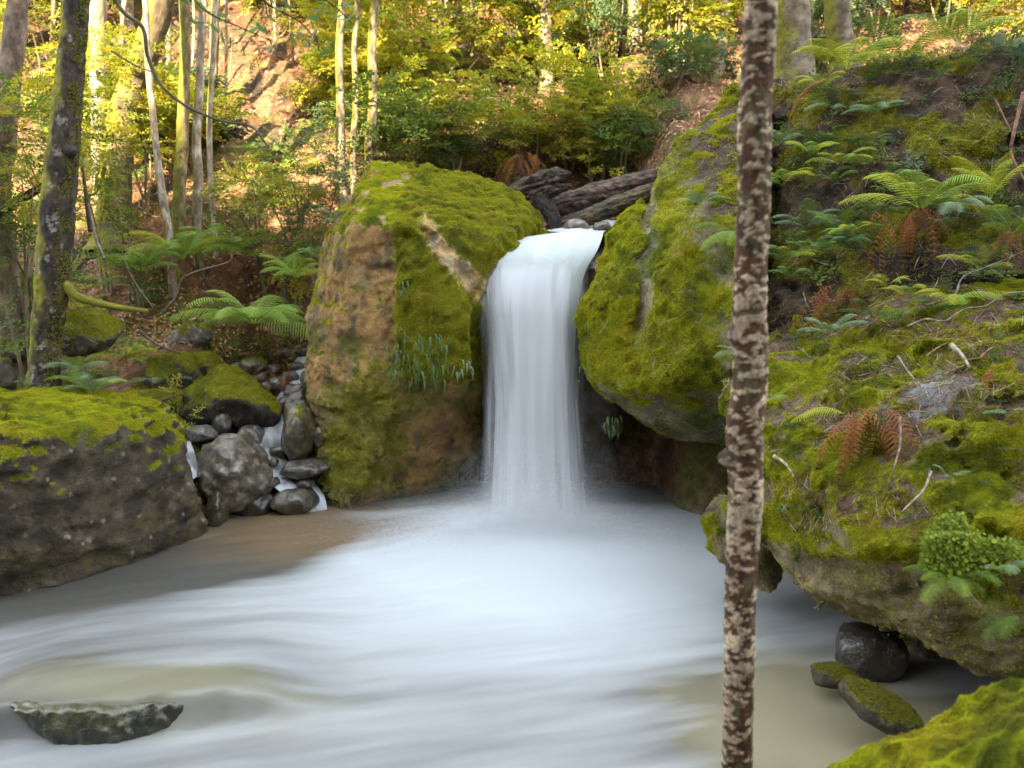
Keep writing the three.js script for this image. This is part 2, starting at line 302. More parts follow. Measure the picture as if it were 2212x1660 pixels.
// the egg shaped boulder on the other side of the fall
const Bs = union([
  H([[1400, 372, 8.9], [1480, 292, 9.1], [1555, 185, 9.4], [1640, 175, 9.2], [1335, 450, 8.7], [1290, 535, 8.55], [1258, 610, 8.4], [1240, 690, 8.3], [1244, 775, 8.2], [1285, 850, 8.15], [1340, 850, 7.75], [1450, 815, 7.45], [1570, 790, 7.3], [1660, 780, 7.25],
    [1400, 560, 7.75], [1500, 480, 7.75], [1620, 480, 7.55], [1650, 640, 7.3], [1310, 885, 8.5], [1400, 945, 8.5], [1500, 975, 8.4], [1620, 985, 8.3], [1600, 600, 10.6], [1400, 620, 10.2], [1450, 900, 10], [1700, 900, 10], [1300, 700, 9.6], [1700, 300, 10.4]], 0.10),
], 0.1);
const creaseB = (x, y, z) => { const l0 = at(1420, 400, 8.3), l1 = at(1375, 780, 7.75); const t = (y - l1.y) / (l0.y - l1.y); return sstep(0.09, 0.03, Math.abs(x - lerp(l1.x, l0.x, t) + 0.06 * n3(3, y * 2.5, 1))) * sstep(-0.05, 0.3, t); };
const keelY = at(1400, 850, 7.6).y;
const mossB = (x, y, z, ny) => {
  const right = sstep(at(1380, 600, 7.9).x, at(1560, 500, 7.6).x, x + 0.35 * fbm(x * 2, y * 2, z * 2, 3));
  return clamp(sstep(keelY - 0.30, keelY + 0.1, y + 0.25 * n3(x * 3, y * 3, z * 3)) * (1 - creaseB(x, y, z)) * lerp(1, sstep(0.12, -0.2, fbm(x * 2.4, y * 2.4, z * 2.4, 4)), right * 0.95));
};
const geoB = solid(Bs, 0.03, (x, y, z) => {
  const m = mossB(x, y, z, 0.5);
  return 0.12 * fbm(x * 1.0, y * 1.0, z * 1.0, 4) - 0.07 * creaseB(x, y, z) + m * (0.024 * billow(x * 3.2, y * 3.2, z * 3.2) + 0.020 * billow(x * 7.5, y * 7.5, z * 7.5)) + 0.015 * n3(x * 10, y * 10, z * 10);
}, (x, y, z, nx, ny, nz) => {
  const a = fbm(x * 2, y * 2, z * 2, 4), b = n3(x * 12, y * 12, z * 12);
  let c = mix3([0.15, 0.125, 0.07], [0.26, 0.22, 0.13], sstep(-0.3, 0.3, a + 0.2 * b));
  c = mix3(c, [0.30, 0.25, 0.16], creaseB(x, y, z) * 0.8);
  c = mix3(c, [0.075, 0.10, 0.012], sstep(0.0, 0.3, fbm(x * 1.6, y * 1.6 + 5, z * 1.6, 4) + 0.1 * b));
  const peat = sstep(at(1470, 400, 8).x, at(1560, 380, 8).x, x + 0.2 * a) * sstep(at(1500, 520, 7.8).y, at(1500, 420, 8).y, y + 0.2 * b);
  c = mix3(c, [0.055, 0.03, 0.02], peat);
  const mc = mossColour(x, y, z, 0); return mix3(c, [mc[0] * 0.8, mc[1] * 0.8, mc[2] * 0.8], mossB(x, y, z, ny) * (1 - peat));
}, -0.4);
const boulderB = thing('boulder', 'huge egg shaped boulder wrapped in lumpy green moss overhanging a dark hollow', 'boulder');
part('rock', geoB, M.rock, boulderB);
mossOn(boulderB, geoB, 8500, (x, y, z, a, b, c) => { const m = mossB(x, y, z, b); return (m > 0.3 ? m : 0.06) * (c > -0.4 ? 1 : 0); }, 0.0155, 12);

// the rock step that carries the creek between the two boulders, and the back of the hollow
const geoL = solid(union([
  hull([V(-0.7, -0.4, -9.9), V(1.35, -0.4, -9.9), V(-0.7, 2.3, -9.6), V(1.35, 2.3, -9.6), V(-0.7, 2.88, -8.95), V(1.35, 2.88, -8.95), V(-0.7, 2.95, -10.8), V(1.6, 2.95, -10.8), V(-0.7, -0.4, -10.8), V(1.6, -0.4, -10.8)], 0.08),
  hull([V(1.2, -0.4, -10.9), V(3.2, -0.4, -10.6), V(4.6, -0.4, -7.6), V(1.2, 2.6, -10.9), V(3.2, 2.6, -10.6), V(4.6, 2.6, -7.6), V(1.2, 2.6, -12), V(5.4, 2.6, -12), V(1.2, -0.4, -12), V(5.4, -0.4, -12)], 0.1),
], 0.1), 0.06, (x, y, z) => 0.12 * fbm(x, y * 2, z, 4), (x, y, z) => { const a = fbm(x * 2, y * 3, z * 2, 4); return mix3([0.12, 0.10, 0.075], [0.22, 0.18, 0.12], sstep(-0.3, 0.4, a)); }, -0.4);
setting('creek_bed_terrain', geoL, M.wet, 'dark wet rock step under the lip of the fall and behind the hollow');

// the mossy overhanging bank and the slope above it
const C = union([
  H([[1556, 838, 6.7], [1640, 790, 6.9], [1570, 950, 6.3], [1645, 1000, 5.95], [1640, 1215, 5.75], [1720, 1300, 5.45], [1810, 1362, 5.15], [1950, 1424, 4.85], [2130, 1482, 4.45], [2750, 1640, 3.9],
    [1690, 1100, 5.5], [1760, 1130, 5.0], [1880, 1160, 4.65], [2100, 1130, 4.25], [2750, 1120, 3.7], [1720, 860, 6.1], [1900, 880, 5.3], [2100, 850, 4.9], [2750, 740, 4.4], [1700, 690, 7.6], [1900, 640, 7.0], [2750, 480, 6.2], [1700, 900, 8.2], [2750, 900, 7.2], [1900, 1180, 7.2], [2750, 1300, 6]], 0.09),
  H([[1490, 1140, 6.25], [1500, 1105, 6.3], [1580, 1040, 6.35], [1650, 1020, 6.2], [1500, 1175, 6.2], [1570, 1228, 6.1], [1660, 1275, 5.95], [1700, 1200, 6.3], [1600, 1100, 7], [1660, 1230, 6.8]], 0.05),
  hull([V(2.9, -0.4, -5.6), V(5.0, -0.4, -5.0), V(2.9, 1.0, -5.75), V(5.0, 1.0, -5.2), V(2.6, -0.4, -7), V(5, -0.4, -7), V(2.6, 1.2, -7), V(5, 1.2, -7)], 0.1),
], 0.09);
const browY = (x) => at(1850, 1210, 4.8).y + 0.05 * x;
const pC = at(2010, 800, 5.15), bareC = (x, y, z) => sstep(0.34, 0.2, Math.hypot((x - pC.x) * 0.75, y - pC.y, (z - pC.z) * 0.7) + 0.12 * n3(x * 6, y * 6, z * 6));
const mossC = (x, y, z, ny) => {
  const a = fbm(x * 1.6 + 2, y * 1.6, z * 1.6, 4), low = sstep(lerp(0.5, 0.86, sstep(1.7, 2.3, x)), lerp(0.75, 1.16, sstep(1.7, 2.3, x)), y + 0.30 * fbm(x * 1.8, y * 1.8, z * 1.8, 3) - 0.10 * sstep(1.6, 2.2, x));
  return clamp(low * sstep(0.30, 0.05, a - 0.04 + 0.22 * n3(x * 5, y * 5, z * 5) + 0.16 * sstep(0.35, 0.8, ny)) * (1 - bareC(x, y, z)));
};
const geoC = solid(C, 0.032, (x, y, z) => {
  const m = mossC(x, y, z, 0.3);
  return lerp(0.3, 1, sstep(1.5, 2.0, x)) * (0.16 * fbm(x * 1.1, y * 1.1, z * 1.1, 4) + 0.06 * strata(x, y, z) + m * (0.06 * billow(x * 2.3, y * 2.3, z * 2.3) + 0.03 * billow(x * 6, y * 6, z * 6)) + 0.02 * n3(x * 9, y * 9, z * 9));
}, (x, y, z, nx, ny, nz) => {
  const a = fbm(x * 2, y * 3, z * 2, 4), b = n3(x * 12, y * 12, z * 12);
  let c = mix3([0.15, 0.12, 0.06], [0.30, 0.235, 0.125], sstep(-0.3, 0.35, a + 0.2 * b));
  c = mix3(c, [0.13, 0.125, 0.02], 0.8 * sstep(0.05, 0.3, fbm(x * 1.7, y * 1.7 + 5, z * 1.7, 4) + 0.1 * b));
  if (ny > 0.2) c = mix3(c, mix3([0.06, 0.035, 0.022], [0.16, 0.10, 0.07], sstep(-0.3, 0.3, b)), sstep(0.2, 0.5, ny + 0.2 * b));   // needle litter on the flatter top
  c = mix3(c, mix3([0.17, 0.175, 0.18], [0.27, 0.28, 0.29], sstep(-0.2, 0.3, a + 0.3 * b)), bareC(x, y, z));
  const mc = mossColour(x, y, z, 0.1); return mix3(c, [mc[0] * 0.8, mc[1] * 0.8, mc[2] * 0.8], mossC(x, y, z, ny));
}, -0.4);
const boulderC = thing('bank_boulder', 'broad overhanging bank rock thick with yellow green moss, twigs and ferns', 'boulder');
part('rock', geoC, M.rock, boulderC);
mossOn(boulderC, geoC, 12000, (x, y, z, a, b, c) => { const m = mossC(x, y, z, b); return m > 0.3 ? m : 0.05; }, 0.0135, 13, () => 0.08);

const E = union([
  H([[1660, 175, 9.4], [1800, 150, 8.9], [1960, 140, 8.4], [2100, 100, 8.0], [2800, 0, 7.2], [1690, 420, 8.3], [1900, 420, 7.75], [2000, 345, 7.55], [2200, 325, 7.3], [2800, 330, 6.6], [1690, 700, 8.0], [1900, 700, 7.6], [2800, 700, 6.6], [1700, 300, 12], [2400, 200, 12], [1700, 900, 12], [2400, 900, 12]], 0.12),
  H([[1640, 640, 7.7], [1660, 480, 8.2], [1800, 470, 7.8], [1950, 430, 7.5], [2150, 410, 7.1], [2800, 400, 6.4], [1660, 760, 7.2], [1850, 680, 6.8], [2100, 600, 6.6], [2800, 520, 6.1], [1650, 950, 8.5], [2420, 900, 7.5], [1700, 800, 10], [2400, 800, 10], [1660, 850, 7.6], [2800, 760, 6.2]], 0.12),
], 0.14);
const mossE = (x, y, z) => sstep(0.05, 0.3, n3b(x * 1.3, y * 1.3, z * 1.3) + 0.3 * n3(x * 4, y * 4, z * 4));
const geoE = solid(E, 0.045, (x, y, z) => 0.2 * fbm(x * 0.9, y * 0.9, z * 0.9, 4) + 0.05 * billow(x * 3, y * 3, z * 3) + 0.03 * n3(x * 7, y * 7, z * 7), (x, y, z, nx, ny, nz) => {
  const a = fbm(x * 2, y * 2, z * 2, 4), b = n3(x * 9, y * 9, z * 9);
  let c = mix3([0.035, 0.026, 0.018], [0.11, 0.07, 0.045], sstep(-0.35, 0.35, a + 0.3 * b));
  c = mix3(c, [0.05, 0.06, 0.012], 0.8 * sstep(0.1, 0.3, fbm(x * 1.2 + 3, y * 1.2, z * 1.2, 4)));
  return mix3(c, mossColour(x, y, z, 0.6), mossE(x, y, z) * 0.8);
}, 0);
setting('bank_terrain', geoE, M.soil, 'dark peaty bank slope with moss and fern roots');
{
  const r = rng(77), holder = thing('bank_moss', 'olive moss growing over the dark peaty bank slope', 'moss');
  holder.userData.kind = 'stuff';
  mossOn(holder, geoE, 2600, (x, y, z, a, b) => (mossE(x, y, z) > 0.4 ? 0.8 : 0.05), 0.022, 14, () => 0.45);
}

// the dark slab at the pool's edge and the mossy corner of rock by the photographer
const S = union([
  H([[-120, 850, 7.2], [-120, 820, 8.6], [120, 862, 7.4], [370, 880, 8.15], [345, 852, 8.7], [-120, 935, 6.35], [100, 930, 6.6], [372, 905, 7.75], [405, 960, 7.95], [445, 1060, 8.0], [452, 1140, 8.05], [230, 1225, 7.1], [0, 1285, 6.5], [-120, 1320, 6.25], [300, 1140, 7.25], [0, 1100, 6.35], [430, 1100, 9], [-120, 1200, 9], [300, 1400, 7.3], [-120, 1500, 6.4], [460, 1300, 8.1], [460, 1200, 9]], 0.06),
], 0.1);
const mossS = (x, y, z, ny) => clamp(sstep(0.2, 0.5, ny + 0.2 * n3(x * 4, y * 4, z * 4)) + sstep(-0.12, 0.1, y - (1.40 - 0.10 * (x + 3.5)) + 0.22 * fbm(x * 2.6, y * 2.6, z * 2.6, 3) - 0.1)) * sstep(0.7, 0.9, y);
const geoS = solid(S, 0.032, (x, y, z) => 0.09 * fbm(x * 1.3, y * 1.8, z * 1.3, 4) + 0.05 * strata(x, y, z) + 0.015 * n3(x * 9, y * 9, z * 9) + (y > 1.2 ? 0.035 * billow(x * 3.4, y * 3.4, z * 3.4) : 0), (x, y, z, nx, ny, nz) => {
  const a = fbm(x * 2.5, y * 2.5, z * 2.5, 4), b = n3(x * 8, y * 8, z * 8);
  let c = mix3([0.045, 0.035, 0.020], [0.080, 0.061, 0.036], sstep(-0.3, 0.3, a + 0.2 * b));
  c = mix3(c, [0.12, 0.094, 0.060], 0.85 * sstep(0.08, 0.14, fbm(x * 3.3 + 4, y * 2.6, z * 3.3, 4) + 0.04 * b));        // crusts of pale lichen
  c = mix3(c, [0.11, 0.09, 0.035], 0.8 * sstep(0.0, 0.22, fbm(x * 2.2 + 1, y * 2.2, z * 2.2, 4) + (y < 0.45 ? 0.12 : -0.35)));  // ochre band near the water
  c = mix3(c, [0.35, 0.33, 0.29], sstep(0.84, 0.90, n3b(x * 6, y * 6, z * 6)));
  const mc = mix3(mossColour(x, y, z, 0.15), MOSS.gold, sstep(-2.9, -2.3, x + 0.3 * a) * 0.7); return mix3(c, [mc[0] * 0.8, mc[1] * 0.8, mc[2] * 0.8], mossS(x, y, z, ny));
}, -0.4);
const slab = thing('rock_slab', 'dark lichen crusted rock slab with bright moss along its top edge', 'rock');
part('rock', geoS, M.rock, slab);
mossOn(slab, geoS, 8500, (x, y, z, a, b, c) => { const m = mossS(x, y, z, b); return m > 0.3 ? m : 0; }, 0.0155, 15, (x) => 0.1);

const geoN = solid(H([[1690, 1690, 3.0], [1790, 1625, 3.05], [1960, 1560, 3.0], [2212, 1440, 2.9], [2500, 1310, 2.8], [1680, 1950, 2.7], [2500, 1950, 2.3], [2100, 1680, 2.4], [2500, 1600, 2.2], [1900, 1800, 4.0], [2500, 1700, 4.0], [2200, 1600, 3.6]], 0.08), 0.02,
  (x, y, z) => 0.06 * fbm(x * 2, y * 2, z * 2, 4) + 0.025 * billow(x * 6, y * 6, z * 6), (x, y, z) => { const c = mossColour(x, y, z, 0.25 + 0.4 * sstep(0, 0.4, fbm(x * 3, y * 3, z * 3, 3))); return [c[0] * 0.8, c[1] * 0.8, c[2] * 0.8]; }, -0.2);
const nearRock = thing('boulder', 'low rock fully cushioned in smooth bright moss beside the spotted tree trunk', 'boulder');
part('rock', geoN, M.rock, nearRock);
mossOn(nearRock, geoN, 16000, () => 1, 0.013, 16, (x, y, z) => 0.7 * sstep(0.0, 0.4, fbm(x * 3, y * 3, z * 3, 3)));

// ---------------------------------------------------------------- single stones
function stone(name, X, Y, d, w, h, o) {                              // w, h: width and height read off the view, turned into metres here
  const r = rng(o.seed), c = at(X, Y, d), rx = w / 2 / FPX * d, ry = h / 2 / FPX * d * (o.tall ?? 1.15), rz = (o.deep ?? 0.9) * Math.max(rx, ry * 0.8), tilt = o.tilt ?? 0;
  const pts = [];
  for (let i = 0; i < (o.n ?? 13); i++) {
    const y = 1 - 2 * (i + 0.5) / (o.n ?? 13), a = i * 2.39996 + r() * 0.7, q = Math.sqrt(1 - y * y), k = 0.98 + r() * 0.32;
    const p = V(Math.cos(a) * q * rx * k, y * ry * k, Math.sin(a) * q * rz * k); p.applyAxisAngle(V(0, 0, 1), tilt); pts.push(p.add(c));
  }
  const minR = Math.min(rx, ry), cell = Math.max(0.018, Math.min(0.032, minR / 6)), moss = o.moss ?? 0, base = (o.c ?? [0.13, 0.12, 0.10]).map((v, i) => v * [1.0, 0.92, 0.80][i]);
  const mossAt = (x, y, z, ny) => (moss ? sstep(0.75 - moss, 1.0 - moss, ny * 0.75 + 0.4 * fbm(x * 4 + o.seed, y * 4, z * 4, 3)) : 0);
  if (o.pts) { pts.length = 0; pts.push(...o.pts.map((p) => at(...p))); }
  const geo = solid(hull(pts, o.pts ? 0.04 : minR * 0.16), cell, (x, y, z) => minR * (0.09 * fbm(x * 0.9 / minR, y * 0.9 / minR, z * 0.9 / minR, 3) + 0.05 * n3(x * 3 / minR, y * 3 / minR, z * 3 / minR)), (x, y, z, nx, ny, nz) => {
    const a = fbm(x * 5 + o.seed, y * 5, z * 5, 4), b = n3(x * 21, y * 21, z * 21);
    let q = mix3([base[0] * 0.55, base[1] * 0.55, base[2] * 0.55], base, sstep(-0.3, 0.3, a + 0.2 * b));
    q = mix3(q, [base[0] * 2.0, base[1] * 2.0, base[2] * 1.95], (o.pale ?? 0.5) * sstep(0.12, 0.35, fbm(x * 9, y * 9 + o.seed, z * 9, 3) + 0.12 * b));
    const mc = mossColour(x, y, z, o.style ?? 0.3); return mix3(q, [mc[0] * 0.8, mc[1] * 0.8, mc[2] * 0.8], mossAt(x, y, z, ny));
  }, -0.4, minR * 0.4);
  const t = thing(name, o.label, o.category ?? 'stone', o.group);
  part('rock', geo, o.dry ? M.rock : M.wet, t);
  if (moss > 0.15) mossOn(t, geo, 7500, (x, y, z, a, b) => { const m = mossAt(x, y, z, b); return m > 0.4 ? m : 0; }, 0.015, o.seed + 50, () => o.style ?? 0.3);
  return t;
}
const brookGroup = 'stones in the side brook', wetStone = 'dark wet rounded stone among others in the small side brook';
// large ones with a look of their own
stone('stone', 485, 872, 9.5, 275, 185, { seed: 21, pts: [[352, 880, 9.2], [395, 852, 9.1], [470, 792, 9.4], [500, 783, 9.6], [555, 825, 9.5], [612, 886, 9.45], [600, 905, 9.3], [500, 850, 9.0], [420, 900, 8.95], [400, 940, 9.1], [560, 945, 9.45], [440, 830, 10.2], [590, 850, 10.2], [400, 1000, 9.8], [580, 1000, 9.8]], moss: 0.6, style: 0.45, tilt: -0.05, deep: 0.7, c: [0.05, 0.045, 0.035], dry: true, label: 'wedge shaped boulder with moss on its sloping back behind the dark slab', category: 'boulder' });
stone('stone', 500, 1025, 8.75, 205, 185, { seed: 22, moss: 0, tilt: 0.12, c: [0.15, 0.14, 0.12], pale: 0.8, label: 'large wet grey speckled stone filling the mouth of the side brook' });
stone('stone', 648, 935, 9.1, 88, 130, { seed: 23, moss: 0.2, style: 0.6, c: [0.12, 0.11, 0.07], label: 'upright egg shaped wet stone leaning on the ochre boulder' });
stone('stone', 640, 900, 9.6, 90, 110, { seed: 24, c: [0.10, 0.09, 0.07], label: 'dark rounded stone behind the upright egg shaped stone' });
stone('stone', 432, 936, 9.0, 88, 34, { seed: 25, c: [0.17, 0.17, 0.18], pale: 0.3, label: 'flat smooth grey stone lying by the wedge shaped boulder' });
stone('stone', 480, 915, 9.1, 50, 48, { seed: 26, c: [0.12, 0.12, 0.125], label: 'small round grey stone beside the flat smooth stone' });
stone('stone', 540, 950, 9.3, 85, 80, { seed: 27, c: [0.15, 0.15, 0.155], pale: 0.9, label: 'shiny mottled stone where the brook spills past' });
stone('stone', 660, 1012, 8.95, 110, 46, { seed: 28, tall: 1, c: [0.09, 0.085, 0.075], label: 'flat block of dark rock in the white brook water under the egg shaped stone' });
stone('stone', 640, 1082, 8.75, 125, 66, { seed: 29, c: [0.10, 0.095, 0.075], label: 'broad wet stone where the brook drops into the pool' });
stone('stone', 545, 1085, 8.75, 120, 75, { seed: 30, c: [0.035, 0.032, 0.03], label: 'black wet stone under the large speckled stone' });
stone('stone', 466, 1105, 8.35, 52, 86, { seed: 31, moss: 0.1, style: 0.7, c: [0.10, 0.095, 0.06], label: 'smooth olive stone wedged against the end of the dark slab' });
stone('stone', 385, 812, 10.0, 160, 95, { seed: 32, moss: 0.62, style: 0.55, c: [0.07, 0.06, 0.045], dry: true, label: 'squat brown boulder with moss cap behind the wedge shaped boulder', category: 'boulder' });
stone('stone', 400, 742, 10.8, 118, 76, { seed: 33, moss: 0.3, style: 0.5, tilt: 0.35, c: [0.17, 0.165, 0.155], pale: 0.9, dry: true, label: 'pale grey streaked stone with one mossy end under the crown fern' });
stone('stone', 547, 795, 10.3, 72, 48, { seed: 34, moss: 0.42, style: 0.5, c: [0.10, 0.09, 0.07], label: 'dark round stone with a mossy crown below the large crown fern' });
stone('stone', 448, 790, 10.0, 72, 66, { seed: 47, moss: 0.75, style: 0.4, dry: true, c: [0.07, 0.06, 0.045], label: 'small golden moss hump against the squat brown boulder' });
// look-alikes
let sd = 60;
for (const [X, Y, d, w, h, k] of [[600, 830, 10, 52, 34, 1.3], [640, 850, 9.8, 60, 40, 0.9], [675, 815, 10.1, 70, 34, 1.1], [615, 870, 9.6, 40, 36, 1.3], [690, 850, 9.9, 50, 40, 0.8], [655, 880, 9.5, 46, 34, 0.9], [590, 800, 10.4, 40, 28, 1.2], [640, 795, 10.6, 46, 26, 1.2], [690, 780, 10.8, 60, 34, 1], [690, 905, 9.4, 34, 44, 0.8], [600, 975, 9.15, 44, 26, 0.8], [690, 945, 9.1, 36, 50, 0.8],
  [575, 835, 9.9, 30, 26, 1.3], [560, 815, 10.2, 36, 22, 1.1], [625, 815, 10.2, 40, 26, 1.1], [660, 1045, 8.8, 40, 22, 0.8], [585, 1045, 8.8, 46, 30, 0.7], [430, 1050, 8.5, 36, 40, 0.7], [455, 1010, 8.6, 30, 30, 0.8], [590, 1000, 9.0, 30, 22, 0.9], [610, 765, 11, 44, 26, 1.1], [660, 760, 11.2, 50, 24, 1.1], [515, 795, 10.4, 34, 26, 1.0]])
  stone('stone', X, Y, d, w, h, { seed: sd++, c: [0.12 * k, 0.11 * k, 0.095 * k], pale: 0.5, label: wetStone, group: brookGroup });
// mossy humps around the dark trunk
stone('mossy_rock', 85, 858, 8.6, 170, 44, { seed: 41, moss: 0.8, style: 0.5, dry: true, label: 'low mound of brown moss between the dark slab and the fern', category: 'rock' });
stone('mossy_rock', 30, 640, 10.5, 120, 100, { seed: 42, moss: 0.7, style: 0.35, dry: true, label: 'golden moss boulder behind the lichen spotted trunk', category: 'rock' });
stone('mossy_rock', 185, 720, 9.6, 150, 105, { seed: 43, moss: 0.75, style: 0.4, dry: true, label: 'rounded mossy hump at the foot of the lichen spotted trunk under the mossy limb', category: 'rock' });
stone('mossy_rock', -5, 815, 8.3, 90, 90, { seed: 44, moss: 0.35, style: 0.7, dry: true, c: [0.06, 0.055, 0.04], label: 'dark half mossy rock beside the foot of the lichen spotted trunk', category: 'rock' });
stone('mossy_rock', 310, 860, 9.0, 110, 30, { seed: 45, moss: 0.7, style: 0.6, dry: true, label: 'flat brown moss pad between the dark slab and the wedge shaped boulder', category: 'rock' });
stone('mossy_rock', 20, 765, 9.3, 100, 50, { seed: 46, moss: 0.3, style: 0.6, dry: true, label: 'grey flat topped rock next to the lichen spotted trunk', category: 'rock' });
// in and by the pool
stone('stone', 1880, 1410, 5.35, 170, 130, { seed: 51, n: 24, c: [0.05, 0.047, 0.04], pale: 0.1, deep: 0.9, label: 'dark round wet stone standing in the pool under the mossy overhang' });
stone('stone', 1800, 1462, 5.0, 110, 50, { seed: 52, c: [0.05, 0.046, 0.03], dry: true, moss: 0.35, style: 0.9, label: 'small dark stone awash beside the round stone under the overhang' });
stone('stone', 1900, 1530, 4.5, 190, 70, { seed: 53, tilt: -0.45, n: 22, dry: true, c: [0.05, 0.048, 0.03], moss: 0.45, style: 0.85, label: 'long low dark stone between the pool and the bright mossy rock' });
{
  const g = solid(H([[10, 1515, 4.85], [60, 1490, 5.15], [260, 1478, 5.35], [500, 1478, 5.35], [565, 1490, 5.2], [500, 1503, 5.0], [230, 1530, 4.75], [30, 1535, 4.7], [60, 1570, 4.7], [110, 1605, 4.65], [240, 1615, 4.68], [330, 1570, 4.85], [470, 1535, 5.05], [260, 1560, 5.5], [100, 1580, 5.3], [200, 1680, 4.7], [350, 1640, 4.9]].map(([X, Y, d]) => [X, Y, d * 0.955]), 0.02), 0.02,
    (x, y, z) => 0.022 * fbm(x * 2.5, y * 5, z * 2.5, 4) + 0.012 * n3(x * 12, y * 12, z * 12), (x, y, z, nx, ny) => { const a = fbm(x * 4, y * 4, z * 4, 4), b = n3(x * 16, y * 16, z * 16); return mix3(mix3([0.02, 0.022, 0.010], [0.08, 0.085, 0.035], sstep(-0.2, 0.4, a + 0.3 * b)), [0.10, 0.095, 0.05], sstep(0.5, 0.8, ny + 0.3 * b)); }, -0.3);
  const t = thing('stone', 'flat topped mossy rock ledge standing alone in the pool with water sliding over', 'rock'); part('rock', g, M.wet, t);
}

// ---------------------------------------------------------------- water
const FOAM = [0.425, 0.455, 0.485];
M.water = new THREE.MeshPhysicalMaterial({ vertexColors: true, roughness: 0.42, specularIntensity: 0.5 });
M.fall = new THREE.MeshStandardMaterial({ vertexColors: true, roughness: 0.6 });
M.spray = new THREE.MeshStandardMaterial({ color: new THREE.Color().setRGB(0.72, 0.75, 0.78), roughness: 0.8, side: THREE.DoubleSide });
const fallBase = V(at(1155, 1150, 8.1).x, 0, -8.1);
function foamAt(x, z) {                                              // how much foam and fine bubbles the water carries, streaked along the flow
  const dx = x - fallBase.x, dz = z - fallBase.z, r = Math.hypot(dx, dz * 1.1), th = Math.atan2(dz, dx);
  const flow = x * 0.975 - z * 0.22, across = x * 0.22 + z * 0.975;    // the current runs to the outlet beyond the slab
  const s1 = fbm(flow * 0.35, across * 2.6, 1, 4), s2 = fbm(th * 3.2, r * 0.45, 5, 4), s = lerp(s2, s1, sstep(1.2, 3.2, r));
  const fine = fbm(flow * 0.9, across * 9, 3, 3);
  let f = 1.17 - 0.80 * sstep(1.0, 4.3, r) - 0.16 * sstep(-1.6, -4.0, x) + 0.24 * s * sstep(0.8, 3.5, r) + 0.05 * fine * sstep(0.8, 2.5, r);
  f -= 1.0 * sstep(0.9, 0.0, Math.abs(x * 0.36 + z * 0.93 - (at(300, 1240, 7.0).x * 0.36 - 7.0 * 0.93) + 0.15 * s1) + 0.0) * sstep(-1.5, -2.2, x);   // slack dark water along the slab
  f -= 0.95 * sstep(1.2, 0.25, Math.hypot((x + 2.1) * 0.66, (z + 8.2) * 1.35) + 0.25 * s1);                                            // clear brown pool where the brook enters
  f -= 0.9 * sstep(1.2, 0.2, Math.hypot((x - 2.05) * 0.8, (z + 4.4) * 0.7) + 0.3 * s1);                                               // clear shallow by the overhang
  f -= 0.5 * sstep(1.1, 0.0, Math.hypot((x + 2.5) * 0.6, (z + 4.85) * 2.4) + 0.25 * s1);                                               // water over the ledge
  f -= 0.9 * sstep(-8.5, -9.0, z + 0.15 * s2);                                                                                        // still water under the rocks
  return clamp(f);
}
{
  const pos = [], idx = [], nx = 440, nz = 300, x0 = -8, x1 = 5, d0 = 2.4, d1 = 10.4;
  for (let j = 0; j <= nz; j++) for (let i = 0; i <= nx; i++) {
    const x = lerp(x0, x1, i / nx), z = -lerp(d1, d0, j / nz), dx = x - fallBase.x, dz = z - fallBase.z, r = Math.hypot(dx, dz);
    const flow = x * 0.93 - z * 0.36, across = x * 0.36 + z * 0.93;
    let y = 0.16 * Math.exp(-((r / 0.75) ** 2)) + 0.05 * Math.exp(-(((r - 1.2) / 0.5) ** 2)) + 0.022 * fbm(flow * 0.5, across * 1.6, 2, 2) * sstep(0.5, 2, r) + 0.006 * fbm(flow * 0.8, across * 5, 8, 2);
    const ledge = at(260, 1505, 4.82); y += 0.20 * sstep(1.5, 0.6, Math.abs(x - ledge.x)) * sstep(4.54, 4.66, -z + 0.03 * n3(x * 3, 0, 0) - 0.14 * (x - ledge.x)) * sstep(7.0, 4.9, -z);
    pos.push(x, y, z);
  }
  for (let j = 0; j < nz; j++) for (let i = 0; i < nx; i++) { const a = j * (nx + 1) + i; idx.push(a, a + nx + 1, a + 1, a + 1, a + nx + 1, a + nx + 2); }
  const g = dress(pos, idx, (x, y, z) => {
    const b = fbm(x * 1.2, 1, z * 1.2, 3);
    let w = mix3([0.075, 0.073, 0.065], [0.15, 0.105, 0.06], sstep(1.5, 0.4, Math.hypot((x + 2.1) * 0.62, (z + 8.2) * 1.2) + 0.3 * b));
    w = mix3(w, [0.22, 0.20, 0.13], sstep(1.2, 0.3, Math.hypot((x - 2.05) * 0.8, (z + 4.5) * 0.6) + 0.3 * b));
    w = mix3(w, [0.15, 0.145, 0.10], sstep(1.2, 0.4, Math.hypot((x + 2.4) * 0.7, (z + 4.85) * 2.6) + 0.3 * b));
    return mix3(w, FOAM, foamAt(x, z));
  });
  setting('pool_water', g, M.water, 'churning pool of white foaming water below the fall');
}
